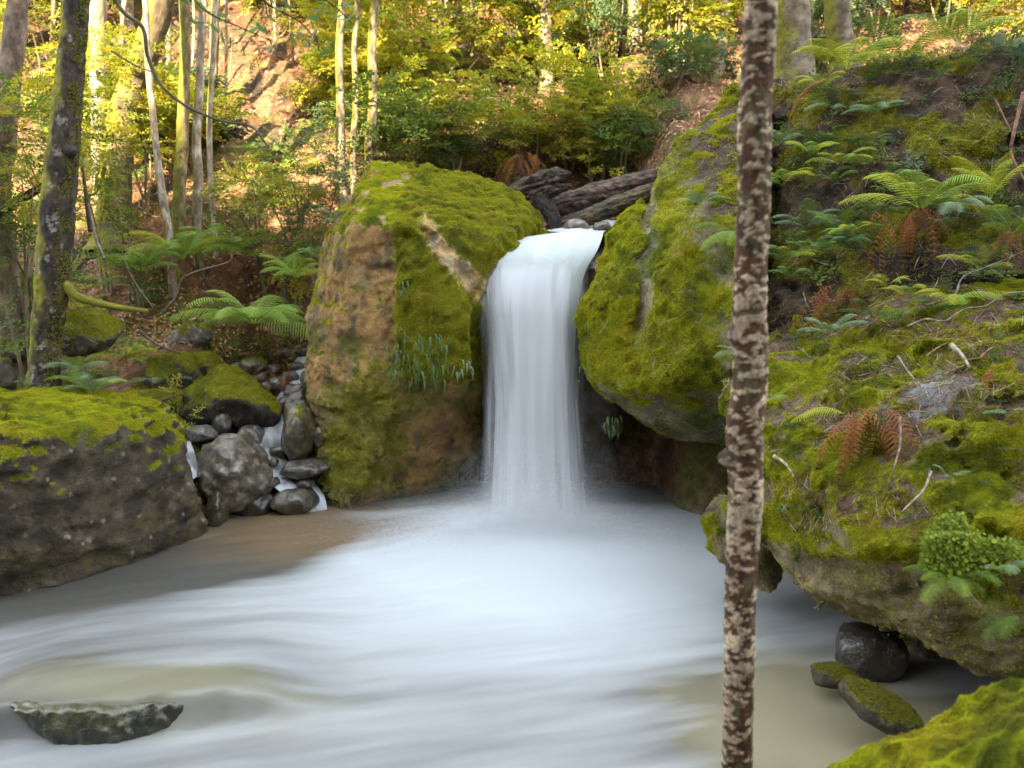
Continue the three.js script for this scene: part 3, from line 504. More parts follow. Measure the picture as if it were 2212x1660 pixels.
// the fall: creek surface, lip and falling body in one closed sheet
const fallRows = [[12.6, 478, 1180, 1360], [11.2, 490, 1185, 1330], [10.2, 499, 1185, 1312], [9.6, 503, 1208, 1304], [9.2, 518, 1105, 1300], [8.93, 543, 1050, 1290], [8.72, 588, 1046, 1266], [8.56, 658, 1054, 1252], [8.46, 752, 1064, 1244], [8.38, 862, 1070, 1242], [8.29, 985, 1067, 1248], [8.2, 1110, 1062, 1255], [8.15, 1230, 1056, 1262]]
  .map(([d, Y, a, b]) => [at(a, Y, d), at(b, Y, d)]);
const fallL = new THREE.CatmullRomCurve3(fallRows.map((r) => r[0])), fallR = new THREE.CatmullRomCurve3(fallRows.map((r) => r[1]));
const fallPoint = (s, t, out) => {                                   // s across 0..1, t along 0..1
  const a = fallL.getPoint(t), b = fallR.getPoint(t); out.lerpVectors(a, b, s);
  const fall = sstep(0.38, 0.55, t), round = 1 - (2 * s - 1) ** 2;
  const ridge = 0.03 * fbm(s * 5, t * 1.1, 3, 2) + 0.004 * fbm(s * 16, t * 1.3, 7, 2) + 0.05 * Math.exp(-(((s - 0.28) / 0.1) ** 2)) * sstep(0.45, 0.6, t);
  out.z += fall * (0.16 * round - 0.1 + ridge); out.y += (1 - fall) * (0.03 * round + ridge * 0.6);
  return out;
};
{
  const nu = 90, nv = 260, pos = [], idx = [], p = V();
  for (let j = 0; j <= nv; j++) for (let i = 0; i <= nu; i++) { fallPoint(i / nu, j / nv, p); pos.push(p.x, p.y, p.z); }
  const back = pos.length / 3, w = nu + 1;
  for (let j = 0; j <= nv; j++) for (let i = 0; i <= nu; i++) { fallPoint(i / nu, j / nv, p); const e = Math.sqrt(Math.max(0, 1 - (2 * i / nu - 1) ** 2)), f = sstep(0.38, 0.55, j / nv); pos.push(p.x, p.y - (1 - f) * 0.10 * e, p.z - f * 0.14 * e); }
  for (let j = 0; j < nv; j++) for (let i = 0; i < nu; i++) { const a = j * w + i; idx.push(a, a + w, a + 1, a + 1, a + w, a + w + 1); const b = back + a; idx.push(b, b + 1, b + w, b + 1, b + w + 1, b + w); }
  const uv = (k) => [(k % w) / nu, Math.floor((k % back) / w) / nv];
  const g = dress(pos, idx, () => FOAM), C = g.attributes.color.array, P = g.attributes.position.array;
  for (let k = 0; k < C.length / 3; k++) {
    const x = P[k * 3], y = P[k * 3 + 1], z = P[k * 3 + 2], s = (x - 0.2) * 1.0;
    const streak = fbm(s * 4, y * 0.4, 4, 3), glassy = sstep(-9.4, -8.9, z) * sstep(2.5, 2.85, y) * 0.5;
    const c = mix3(mix3(FOAM, [0.30, 0.34, 0.37], sstep(0.0, 0.5, streak) * 0.4), [0.27, 0.34, 0.31], glassy * sstep(-0.3, 0.3, fbm(s * 3, y * 1.2, 9, 3)));
    C.set(c, k * 3);
  }
  const fall = new THREE.Group(); fall.name = 'waterfall'; fall.userData = { kind: 'structure', label: 'silky white waterfall pouring between two mossy boulders', category: 'waterfall' }; scene.add(fall);
  part('falling_water', g, M.fall, fall);
  // thinner water that leaves the body on both sides: two veils, one before and one behind, clear at their rims
  const veilTex = (seed) => { const w = 256, h = 256, d = new Uint8Array(w * h * 4); for (let j = 0; j < h; j++) for (let i = 0; i < w; i++) { const u = i / (w - 1), e = Math.min(u, 1 - u) * 2, n = fbm(u * 7 + seed, j / h * 1.3, seed, 3), a = clamp(sstep(0.0, 0.62, e + 0.22 * n * sstep(0, 0.2, e) * 2) * 0.92) * sstep(0, 0.06, e) * sstep(1.0, 0.86, j / h), o = (j * w + i) * 4; d[o] = d[o + 1] = d[o + 2] = a * 255; d[o + 3] = 255; } const t = new THREE.DataTexture(d, w, h); t.magFilter = THREE.LinearFilter; t.needsUpdate = true; return t; };
  [[0.10, 0.05, 3], [0.17, -0.09, 8]].forEach(([wide, fwd, seed]) => {
    const P = [], U = [], I = [], nu = 40, nv = 120, q = V(), l = V(), r = V();
    for (let j = 0; j <= nv; j++) for (let i = 0; i <= nu; i++) {
      const t = 0.43 + 0.57 * j / nv, u = i / nu, g = sstep(0.43, 0.6, t); fallPoint(0, t, l); fallPoint(1, t, r); fallPoint(u, t, q);
      const x = lerp(l.x - wide * (0.25 + 0.75 * g), r.x + wide * (0.25 + 0.75 * g), u); P.push(x, q.y, q.z + fwd * (0.4 + 0.6 * g) + 0.03 * fbm(u * 4, t * 2, seed, 2)); U.push(u, 1 - j / nv);
    }
    for (let j = 0; j < nv; j++) for (let i = 0; i < nu; i++) { const k = j * (nu + 1) + i; I.push(k, k + nu + 1, k + 1, k + 1, k + nu + 1, k + nu + 2); }
    const g = new THREE.BufferGeometry(); g.setAttribute('position', new THREE.Float32BufferAttribute(P, 3)); g.setAttribute('uv', new THREE.Float32BufferAttribute(U, 2)); g.setIndex(I); g.computeVertexNormals();
    part('water_veil', g, new THREE.MeshStandardMaterial({ color: new THREE.Color().setRGB(...FOAM), roughness: 0.7, transparent: true, alphaMap: veilTex(seed), side: THREE.DoubleSide }), fall);
  });
}
{ // fine spray hanging over the foot of the fall
  const drop = new THREE.OctahedronGeometry(1, 0), r = rng(33), g = () => (r() + r() + r() + r() - 2) * 1.7, list = [];
  for (let k = 0; k < 460000; k++) {
    const wide = r() < 0.45, x = fallBase.x + g() * (wide ? 0.95 : 0.42) - (wide ? 0.12 : 0), h = -Math.log(1 - r() * 0.985) * (wide ? 0.11 : 0.24);
    list.push({ p: V(x, 0.04 + h + 0.10 * Math.exp(-(((x - fallBase.x) / 0.7) ** 2)), fallBase.z + (wide ? 0.14 + g() * 0.30 : 0.06 + Math.abs(g()) * 0.22)), q: new THREE.Quaternion(), s: 0.0009 + r() * 0.0005, c: [1, 1, 1] });
  }
  const t = thing('spray_mist', 'soft white spray drifting over the foot of the waterfall', 'spray'); t.userData.kind = 'stuff';
  scatter('droplets', drop, M.spray, list, t);
}
// the side brook: white ribbons of water between the stones
function ribbon(path, widths, seed, dark = 0.5) {
  const c = new THREE.CatmullRomCurve3(path), nu = 14, nv = 90, pos = [], idx = [], p = V(), q = V(), side = V();
  for (let j = 0; j <= nv; j++) { const t = j / nv, w = pw(widths.map((x, i) => [i / (widths.length - 1), x]), t); c.getPoint(t, p); c.getTangent(t, q); side.set(-q.z, 0, q.x).normalize();
    for (let i = 0; i <= nu; i++) { const s = i / nu * 2 - 1; pos.push(p.x + side.x * s * w, p.y + 0.03 * (1 - s * s) + 0.02 * fbm(s * 3, t * 4, seed, 2) - 0.03, p.z + side.z * s * w); } }
  for (let j = 0; j < nv; j++) for (let i = 0; i < nu; i++) { const a = j * (nu + 1) + i; idx.push(a, a + 1, a + nu + 1, a + 1, a + nu + 2, a + nu + 1); }
  return dress(pos, idx, (x, y, z) => mix3(FOAM, [0.07, 0.065, 0.055], sstep(-0.1, 0.35, fbm(x * 2.4, y * 1.5, z * 2.4 + seed, 3)) * dark));
}
setting('brook_water', ribbon([at(690, 762, 11.2), at(660, 800, 10.5), at(640, 835, 10.0), at(605, 880, 9.6), at(590, 905, 9.45), at(580, 950, 9.25), at(588, 985, 9.1), at(605, 1025, 8.97), at(640, 1048, 8.88), at(660, 1062, 8.8), at(670, 1108, 8.66)], [0.3, 0.25, 0.2, 0.16, 0.15, 0.14, 0.14, 0.2, 0.26, 0.2, 0.2], 3, 0.8), M.water, 'thin brook of white water tumbling between wet stones');
setting('brook_water', ribbon([at(380, 930, 9.1), at(398, 960, 8.7), at(412, 1000, 8.45), at(425, 1030, 8.4)], [0.10, 0.08, 0.07, 0.06], 9, 0.75), M.water, 'trickle of white water beside the end of the dark slab');

// ---------------------------------------------------------------- plants: shapes
function tube(pts, radii, nu, nv, colour, rough = () => 0, capTop = true) {
  const c = new THREE.CatmullRomCurve3(pts), P = [], C = [], U = [], I = [], p = V(), tg = V(), n = V(), b = V(), L = c.getLength(), ref = V(0.31, 0.07, 0.95).normalize();
  const rr = radii.map((x, i) => [i / (radii.length - 1), x]);
  for (let j = 0; j <= nv; j++) {
    const t = j / nv; c.getPoint(t, p); c.getTangent(t, tg); b.crossVectors(tg, ref).normalize(); n.crossVectors(b, tg).normalize(); const r0 = pw(rr, t);
    for (let i = 0; i <= nu; i++) {
      const a = (i % nu) / nu * 6.28319, ca = Math.cos(a), sa = Math.sin(a), dx = b.x * ca + n.x * sa, dy = b.y * ca + n.y * sa, dz = b.z * ca + n.z * sa;
      const r = r0 * (1 + rough(p.x + dx * r0, p.y + dy * r0, p.z + dz * r0, t, a));
      const x = p.x + dx * r, y = p.y + dy * r, z = p.z + dz * r; P.push(x, y, z); C.push(...colour(x, y, z, dx, dz, t)); U.push(i / nu * 6.28 * radii[0] * 1.6, t * L * 1.6);
    }
  }
  for (let j = 0; j < nv; j++) for (let i = 0; i < nu; i++) { const a = j * (nu + 1) + i; I.push(a, a + 1, a + nu + 1, a + 1, a + nu + 2, a + nu + 1); }
  if (capTop) for (const j of [0, nv]) { c.getPoint(j / nv, p); const k = P.length / 3; P.push(p.x, p.y, p.z); C.push(...colour(p.x, p.y, p.z, 0, 0, j / nv)); U.push(0, 0); for (let i = 0; i < nu; i++) { const a = j * (nu + 1) + i; j ? I.push(a, a + 1, k) : I.push(a + 1, a, k); } }
  const g = new THREE.BufferGeometry(); g.setAttribute('position', new THREE.Float32BufferAttribute(P, 3)); g.setAttribute('color', new THREE.Float32BufferAttribute(C, 3)); g.setAttribute('uv', new THREE.Float32BufferAttribute(U, 2)); g.setIndex(I); g.computeVertexNormals();
  return g;
}
const barkCol = (dark, light, moss = 0, side = -1) => (x, y, z, dx) => {
  const a = fbm(x * 9, y * 3, z * 9, 3), b = n3(x * 30, y * 22, z * 30);
  let c = mix3(dark, light, sstep(-0.3, 0.35, a + 0.2 * b));
  if (moss > 0) c = mix3(c, mossColour(x, y, z, 0.8), sstep(0.75 - moss, 1.05 - moss, side * dx * 0.55 + 0.5 + 0.5 * fbm(x * 3, y * 1.6, z * 3, 3)));
  return c;
};
const barkRough = (x, y, z) => 0.10 * fbm(x * 5, y * 2, z * 5, 3) + 0.05 * n3(x * 18, y * 9, z * 18);
// a fern frond of unit length: feathered pinnae with lobed edges along an arching stalk
function frondGeo(pairs, arch, droop, seed, width = 0.2, lobes = 5, thick = 0.29) {
  const r = rng(seed), pos = [], idx = [], pt = (t) => V(0, arch * t - (arch * 0.55 + droop) * t * t, t * (1 - 0.12 * t * t)), e = 0.002;
  const strip = (rows) => { const s = pos.length / 3; for (const [a, b, c] of rows) pos.push(a.x, a.y, a.z, b.x, b.y, b.z, c.x, c.y, c.z); for (let k = 0; k < rows.length - 1; k++) { const o = s + k * 3; idx.push(o, o + 3, o + 1, o + 1, o + 3, o + 4, o + 1, o + 4, o + 2, o + 2, o + 4, o + 5); } };
  const st = []; for (let k = 0; k <= 12; k++) { const p = pt(k / 12), w = 0.007 * (1.1 - k / 12); st.push([V(p.x - w, p.y, p.z), V(p.x, p.y + w, p.z), V(p.x + w, p.y, p.z)]); } strip(st);
  for (let k = 0; k < pairs; k++) {
    const t = 0.12 + 0.87 * k / pairs, p = pt(t), q = pt(t + e).sub(pt(t - e)).normalize(), up = V(0, q.z, -q.y).normalize();
    const len = width * Math.pow(Math.sin(Math.PI * Math.min(1, Math.pow(t, 0.75))), 0.7) * (0.9 + r() * 0.2) + 0.012, gap = 0.87 / pairs * thick;
    for (const s of [-1, 1]) {
      const dir = V(s, 0, 0).addScaledVector(q, 0.35 + 0.4 * t).addScaledVector(up, -0.12 - r() * 0.12).normalize(), rows = [];
      for (let m = 0; m <= lobes * 2; m++) {
        const f = m / (lobes * 2), w = gap * (1 - f * f * 0.9) * (m % 2 ? 1.0 : 0.62), c = p.clone().addScaledVector(dir, len * f).addScaledVector(up, -0.25 * len * f * f);
        rows.push([c.clone().addScaledVector(q, -w).addScaledVector(up, -0.12 * w), c.clone().addScaledVector(up, 0.1 * w), c.clone().addScaledVector(q, w).addScaledVector(up, -0.12 * w)]);
      }
      strip(rows);
    }
  }
  const g = new THREE.BufferGeometry(); g.setAttribute('position', new THREE.Float32BufferAttribute(pos, 3)); g.setIndex(idx); g.computeVertexNormals(); return g;
}
const FRONDS = [frondGeo(24, 0.55, 0.30, 1, 0.25), frondGeo(24, 0.75, 0.35, 2, 0.25), frondGeo(22, 0.35, 0.35, 3, 0.26), frondGeo(26, 0.9, 0.25, 4, 0.2)];
const FAR_FRONDS = [frondGeo(16, 0.55, 0.35, 5, 0.24, 2), frondGeo(16, 0.8, 0.4, 6, 0.22, 2), frondGeo(15, 0.4, 0.4, 7, 0.25, 2)];
const DEAD_FRONDS = [frondGeo(13, 0.3, 0.75, 8, 0.15, 2, 0.22), frondGeo(11, 0.1, 0.95, 9, 0.12, 2, 0.2), frondGeo(12, 0.5, 0.6, 10, 0.13, 2, 0.22)];
const GREEN = { bright: [0.22, 0.33, 0.05], yellow: [0.33, 0.36, 0.03], mid: [0.12, 0.20, 0.035], dark: [0.06, 0.11, 0.03], blue: [0.20, 0.28, 0.15], fresh: [0.30, 0.44, 0.09], dead: [0.22, 0.085, 0.03], brown: [0.10, 0.045, 0.022] };
function fern(base, size, n, o) {
  const r = rng(o.seed), t = thing('fern', o.label, o.category ?? 'fern', o.group), set = o.far ? FAR_FRONDS : FRONDS;
  t.position.copy(base);
  const mats = (o.colours ?? ['bright']).map((c) => tinted(...GREEN[c], 0.85, 0.3));
  for (let k = 0; k < n; k++) {
    const m = part('frond', set[Math.floor(r() * set.length)], mats[Math.floor(r() * mats.length)], t), a = (o.turn ?? 0) + (k / n - 0.5 + (r() - 0.5) * 0.9 / n) * (o.fan ?? 6.283), s = size * (0.7 + r() * 0.45);
    m.rotation.set(-(o.lift ?? 0.15) - r() * (o.liftMore ?? 0.45), a, (r() - 0.5) * 0.5, 'YXZ'); m.scale.setScalar(s);
    m.position.set(Math.sin(a) * 0.02, 0, Math.cos(a) * 0.02);
  }
  for (let k = 0; k < (o.dead ?? 0); k++) { const m = part('dead_frond', DEAD_FRONDS[k % 3], tinted(...GREEN[k % 3 ? 'dead' : 'brown'], 0.9, 0.1), t), a = r() * 6.28; m.rotation.set(0.2 + r() * 0.6, a, 0, 'YXZ'); m.scale.setScalar(size * (0.4 + r() * 0.35)); }
  return t;
}
// a twig with small leaves on both sides, unit length along +z
function sprayGeo(n, leaf, seed, width = 0.6) {
  const r = rng(seed), pos = [], quad = (a, b, c, d) => pos.push(a.x, a.y, a.z, b.x, b.y, b.z, c.x, c.y, c.z, a.x, a.y, a.z, c.x, c.y, c.z, d.x, d.y, d.z);
  const stem = (t) => V(0.06 * Math.sin(t * 4 + seed), -0.12 * t * t, t);
  for (let k = 0; k < 3; k++) { const a = stem(k / 3), b = stem((k + 1) / 3), w = 0.008; quad(V(a.x - w, a.y, a.z), V(a.x + w, a.y, a.z), V(b.x + w * 0.7, b.y, b.z), V(b.x - w * 0.7, b.y, b.z)); }
  for (let k = 0; k < n; k++) {
    const t = 0.1 + 0.9 * (k + r() * 0.6) / n, s = k % 2 ? 1 : -1, p = stem(t).add(V(s * width * 0.5 * r() * (1.1 - t * 0.7), (r() - 0.5) * 0.10, 0)), a = s * (0.5 + r() * 0.8), d = V(Math.sin(a), (r() - 0.5) * 0.6, Math.cos(a)).normalize(), l = leaf * (0.75 + r() * 0.5), sd = V(d.z, (r() - 0.5) * 0.8, -d.x).normalize().multiplyScalar(l * 0.32), m = p.clone().addScaledVector(d, l * 0.45), e = p.clone().addScaledVector(d, l);
    quad(p, m.clone().add(sd).add(V(0, l * 0.08, 0)), e, m.clone().sub(sd).add(V(0, l * 0.08, 0)));
  }
  const g = new THREE.BufferGeometry(); g.setAttribute('position', new THREE.Float32BufferAttribute(pos, 3)); g.computeVertexNormals(); return g;
}
const SPRAYS = [sprayGeo(26, 0.21, 1), sprayGeo(30, 0.19, 2, 0.8)], BIG_SPRAY = sprayGeo(22, 0.30, 3, 1.0), FINE_SPRAY = sprayGeo(40, 0.14, 4, 0.7);
const LEAFC = { sunny: [[0.36, 0.36, 0.025], [0.25, 0.31, 0.025], [0.46, 0.39, 0.03]], green: [[0.11, 0.17, 0.022], [0.16, 0.22, 0.025], [0.085, 0.13, 0.022]], dusky: [[0.09, 0.15, 0.06], [0.12, 0.18, 0.07], [0.14, 0.18, 0.035]] };
function crownOf(parent, lobes, n, size, colours, seed, geo = SPRAYS[seed % 2], name = 'crown') {    // lobes: [centre, rx, ry, rz]
  const r = rng(seed), list = [];
  for (let k = 0; k < n; k++) {
    const [c, rx, ry, rz] = lobes[Math.floor(r() * lobes.length)]; const d = V(r() * 2 - 1, r() * 2 - 1, r() * 2 - 1); if (d.lengthSq() > 1) { k--; continue; }
    d.multiplyScalar(Math.pow(d.length(), -0.35)); if (d.length() > 1) d.normalize();
    const p = V(c.x + d.x * rx, c.y + d.y * ry, c.z + d.z * rz); if (n3b(p.x * 1.1 + seed, p.y * 1.4, p.z * 1.1) < -0.25) continue;
    const out = V(d.x + (r() - 0.5) * 0.9, (d.y + (r() - 0.5)) * 0.45, d.z + (r() - 0.5) * 0.9).normalize(), m = new THREE.Matrix4().lookAt(V(0, 0, 0), out.clone().negate(), V((r() - 0.5) * 0.7, 1, (r() - 0.5) * 0.7)), q = new THREE.Quaternion().setFromRotationMatrix(m), cc = colours[Math.floor(r() * colours.length)], kk = 0.75 + r() * 0.5;
    list.push({ p, q, s: size * (0.65 + r() * 0.7), c: [cc[0] * kk, cc[1] * kk, cc[2] * kk] });
  }
  return scatter(name, geo, M.leaf, list, parent);
}

// ---------------------------------------------------------------- the two trunks in front
{
  // spotted trunk standing in front of the fall: dark brown bark under pale lichen
  const t = thing('tree', 'slender trunk blotched with pale lichen standing before the mossy bank', 'tree'), d = 3.2;
  const path = [[1592, 1900], [1592, 1660], [1597, 1450], [1601, 1250], [1611, 1050], [1607, 950], [1621, 800], [1619, 650], [1629, 450], [1631, 250], [1641, 80], [1646, -120], [1655, -500]].map(([X, Y]) => at(X, Y, d));
  const lich = (x, y, z) => sstep(0.02, 0.20, fbm(x * 12 + 2, y * 21, z * 12, 3) + 0.12 * fbm(x * 40, y * 60, z * 40, 2) + 0.34 * n3(x * 2, y * 1.9, z * 2) + 0.12 * n3(x * 6, y * 5, z * 6) - 0.04 + 0.12 * sstep(1.6, 3, y));
  part('trunk', tube(path, [0.067, 0.066, 0.064, 0.066, 0.069, 0.073, 0.068, 0.066, 0.062, 0.062, 0.058, 0.058, 0.055], 80, 700, (x, y, z) => {
    const b = n3(x * 45, y * 45, z * 45);
    let c = mix3([0.040, 0.019, 0.009], [0.115, 0.052, 0.020], sstep(-0.5, 0.5, fbm(x * 14, y * 9, z * 14, 3) + 0.3 * b));
    c = mix3(c, [0.12, 0.12, 0.05], 0.8 * sstep(0.12, 0.4, fbm(x * 9 + 8, y * 5, z * 9, 3)));
    return mix3(c, mix3([0.36, 0.28, 0.18], [0.54, 0.46, 0.34], sstep(-0.4, 0.5, b)), lich(x, y, z));
  }, (x, y, z, tt, a) => 0.05 * fbm(x * 8, y * 7, z * 8, 3) + 0.06 * lich(x, y, z) + 0.02 * n3(x * 40, y * 50, z * 40)), M.bark, t);
  const k = at(1562, 985, d); part('burl', tube([at(1606, 1000, d), at(1580, 990, d), k, at(1556, 980, d)], [0.05, 0.05, 0.035, 0.012], 20, 16, (x, y, z) => mix3([0.08, 0.05, 0.03], [0.40, 0.36, 0.30], lich(x, y, z)), barkRough), M.bark, t);
  const k2 = at(1575, 720, d); part('burl', tube([at(1616, 735, d), at(1590, 724, d), k2], [0.05, 0.04, 0.02], 20, 12, (x, y, z) => mix3([0.08, 0.05, 0.03], [0.40, 0.36, 0.30], lich(x, y, z)), barkRough), M.bark, t);
  crownOf(t, [[V(1.3, 7.2, -3.0), 1.6, 1.2, 1.6], [V(0.2, 7.8, -2.4), 1.2, 0.9, 1.4]], 260, 0.5, LEAFC.green, 301);
}
{
  const t = thing('tree', 'dark mossy trunk with white lichen spots rising behind the rock slab', 'tree'), d = 8.45;
  const path = [[88, 870], [95, 800], [100, 720], [112, 620], [120, 500], [128, 400], [138, 300], [146, 200], [155, 100], [165, 0], [180, -150], [200, -500]].map(([X, Y]) => at(X, Y, d));
  const bc = barkCol([0.022, 0.018, 0.014], [0.075, 0.058, 0.042], 0.27, -1);
  part('trunk', tube(path, [0.22, 0.15, 0.148, 0.165, 0.168, 0.16, 0.148, 0.135, 0.125, 0.12, 0.115, 0.10], 64, 420, (x, y, z, dx, dz, tt) => mix3(bc(x, y, z, dx), [0.27, 0.255, 0.23], sstep(0.56, 0.68, n3(x * 6, y * 4.5, z * 6) + 0.3 * n3(x * 22, y * 22, z * 22) - 0.1)), barkRough), M.bark, t);
  part('knot', tube([at(132, 330, d), at(150, 326, d - 0.08), at(160, 330, d - 0.14)], [0.10, 0.075, 0.03], 18, 12, barkCol([0.015, 0.012, 0.01], [0.05, 0.04, 0.03]), barkRough), M.bark, t);
  part('limb', tube([at(135, 610, d), at(165, 640, d - 0.05), at(200, 652, d), at(260, 665, d + 0.1), at(318, 672, d + 0.2)], [0.06, 0.045, 0.04, 0.035, 0.02], 18, 60, barkCol([0.05, 0.04, 0.02], [0.10, 0.085, 0.03], 0.7, 0), barkRough), M.bark, t);
  crownOf(t, [[V(-5.0, 11.8, -7.4), 1.7, 1.2, 1.7]], 220, 0.55, LEAFC.green, 302);
  const r = rng(400), list = spread(t.children[0].geometry, 2600, (x, y, z, nx) => (nx < -0.55 && n3(x * 3, y * 2, z * 3) > -0.4 ? 0.7 : 0.002), 401).map(({ p, n }) => { const c = mossColour(p.x, p.y, p.z, 0.75); return { p, q: quatTo(n, r() * 6.28), s: 0.018 + r() * 0.014, c }; });
  scatter('moss', mossTuft, M.moss, list, t);
}

// ---------------------------------------------------------------- the wood beyond
function woodTree(o) {
  const t = thing('tree', o.label, 'tree', o.group), top = o.path[o.path.length - 1], pts = o.path.map(([X, Y, dd]) => at(X, Y, dd ?? o.d)), up = pts[pts.length - 1].clone().add(V((o.lean ?? 0) * 2.5, o.rise ?? 6, 0.3)), base = pts[0].clone(); base.y = groundY(base.x, base.z) - 0.15;
  if (base.y < pts[0].y - 0.02) pts.unshift(base); pts.push(pts[pts.length - 1].clone().lerp(up, 0.5), up);
  const w = o.w / 2 / FPX * o.d, N = pts.length, radii = pts.map((_, i) => w * lerp(1.22, 0.62, i / (N - 1)));
  if (o.flare) radii[0] *= o.flare;
  part('trunk', tube(pts, radii, 18, Math.round(40 + 12 * N), barkCol(o.dark ?? [0.16, 0.11, 0.07], o.light ?? [0.42, 0.34, 0.25], o.moss ?? 0.15, -1), (x, y, z) => 0.14 * fbm(x * 4, y * 1.5, z * 4, 3), true), M.bark, t);
  if (o.crown) crownOf(t, [[up.clone().add(V(0, 0.3, 0)), o.crown, o.crown * 0.55, o.crown], [up.clone().add(V(o.crown * 0.6, -0.8, 0.4)), o.crown * 0.7, o.crown * 0.4, o.crown * 0.7]], (o.leaves ?? 120) * 0.55, 0.5, LEAFC.sunny, o.seed);
  return t;
}
const pale = { dark: [0.30, 0.22, 0.15], light: [0.62, 0.54, 0.42], moss: 0.05 };
woodTree({ label: 'thick bare trunk with peeling pinkish bark partly in sun at the forest edge', path: [[-8, 400], [5, 320], [18, 180], [34, 40], [42, -60]], d: 9.4, w: 46, dark: [0.16, 0.11, 0.085], light: [0.32, 0.235, 0.18], moss: 0.05, crown: 1.6, rise: 6, seed: 501 });
woodTree({ label: 'old broad trunk with a moss covered flank above the crown ferns', path: [[244, 500], [248, 440], [252, 330], [275, 220], [315, 110], [350, -20]], d: 12.6, w: 62, flare: 1.7, dark: [0.09, 0.065, 0.04], light: [0.24, 0.18, 0.11], moss: 0.36, crown: 1.8, rise: 5, seed: 502 });
woodTree({ label: 'thin pale leaning stem in front of the old mossy trunk', path: [[362, 490], [350, 420], [338, 330], [328, 230], [318, 120], [312, -10]], d: 11.6, w: 15, ...pale, crown: 0.9, rise: 2.5, leaves: 90, seed: 503 });
woodTree({ label: 'yellow mossy stem beside the bright slender stems', path: [[388, 500], [386, 430], [392, 330], [396, 240], [400, 100], [396, -20]], d: 12.0, w: 25, dark: [0.18, 0.13, 0.06], light: [0.38, 0.30, 0.14], moss: 0.45, crown: 1.2, rise: 4, leaves: 120, seed: 504 });
woodTree({ label: 'bright slender stem shining in sun with its twin alongside', path: [[424, 490], [428, 400], [424, 300], [430, 200], [433, 90], [438, -20]], d: 12.2, w: 18, ...pale, crown: 1.1, rise: 4, leaves: 120, seed: 505 });
woodTree({ label: 'slighter twin of the bright slender stem', path: [[462, 500], [455, 400], [452, 260], [458, 150], [462, 40], [464, -20]], d: 12.6, w: 11, ...pale, crown: 0.9, rise: 3, leaves: 90, seed: 506 });
for (const [x0, x1, w, k] of [[738, 735, 18, 0], [764, 768, 13, 1], [800, 806, 20, 2]])
  woodTree({ label: 'stem of the three stemmed clump growing behind the ochre boulder', group: 'three stemmed clump', path: [[x0, 400], [x0 - 2, 330], [x1, 220], [x1 - 3, 110], [x1 + 4, -20]], d: 12.6 + 0.15 * k, w, dark: [0.10, 0.07, 0.04], light: [0.44, 0.35, 0.22], moss: 0.2, crown: 1.0, rise: 4, leaves: 110, seed: 507 + k });
woodTree({ label: 'white barked tree catching full sun above the fallen logs', path: [[1372, 270], [1378, 190], [1386, 100], [1392, 0], [1394, -60]], d: 17.5, w: 36, ...pale, crown: 1.8, rise: 6, seed: 511 });
woodTree({ label: 'dark straight trunk next to the white barked tree', path: [[1322, 320], [1325, 200], [1330, 60], [1332, -40]], d: 16.5, w: 22, dark: [0.07, 0.05, 0.03], light: [0.16, 0.12, 0.06], moss: 0.45, crown: 1.4, rise: 5, seed: 512 });
woodTree({ label: 'hair thin pale sapling stem between the white barked tree and the spotted trunk', path: [[1470, 260], [1476, 140], [1480, 20], [1482, -40]], d: 15, w: 7, ...pale, crown: 0.6, rise: 2, leaves: 50, seed: 513 });
woodTree({ label: 'wide sunlit trunk standing behind the egg shaped boulder', path: [[1536, 230], [1542, 130], [1550, 20], [1552, -60]], d: 16, w: 44, ...pale, crown: 1.8, rise: 6, seed: 514 });
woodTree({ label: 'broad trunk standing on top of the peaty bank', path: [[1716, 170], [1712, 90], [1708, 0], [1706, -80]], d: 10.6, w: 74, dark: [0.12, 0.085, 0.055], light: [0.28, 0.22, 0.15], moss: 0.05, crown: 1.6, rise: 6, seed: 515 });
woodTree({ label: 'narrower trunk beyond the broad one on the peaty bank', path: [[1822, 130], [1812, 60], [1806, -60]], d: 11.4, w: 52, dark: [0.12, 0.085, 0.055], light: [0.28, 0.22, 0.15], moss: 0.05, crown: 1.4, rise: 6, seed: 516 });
{
  const r = rng(600);
  for (let k = 0; k < 105; k++) {
    const d = 13.5 + Math.pow(r(), 0.8) * 17, X = 60 + r() * 1700, x = (X - 1106) / FPX * d, y0 = groundY(x, -d); if (y0 > EYE + d * 0.28) continue;
    const p0 = V(x, y0, -d), u = (x / d) * FPX + 1106, toY = (y, dd) => 830 - FPX * Math.tan(Math.atan2(y - EYE, dd) + PITCH);
    const thin = r() < 0.86, lean = (r() - 0.5) * 0.5, h = thin ? 3 + r() * 3 : 6 + r() * 4;
    woodTree({ label: thin ? 'thin pale sapling stem in the sunlit wood' : 'straight forest trunk rising from the sunlit litter slope', group: thin ? 'thin saplings in the wood' : 'forest trunks on the slope', path: [[u, toY(y0, d)], [u + lean * 25 + (r() - 0.5) * 16, toY(y0 + h * 0.35, d)], [u + lean * 60, toY(y0 + h * 0.7, d)]], d, w: (thin ? 0.05 + r() * 0.06 : 0.14 + r() * 0.16) * FPX / d, ...(r() < 0.6 ? pale : {}), lean, rise: h * 0.3, crown: thin ? 0.8 : 1.5, leaves: thin ? 26 : 55, seed: 620 + k });
  }
}
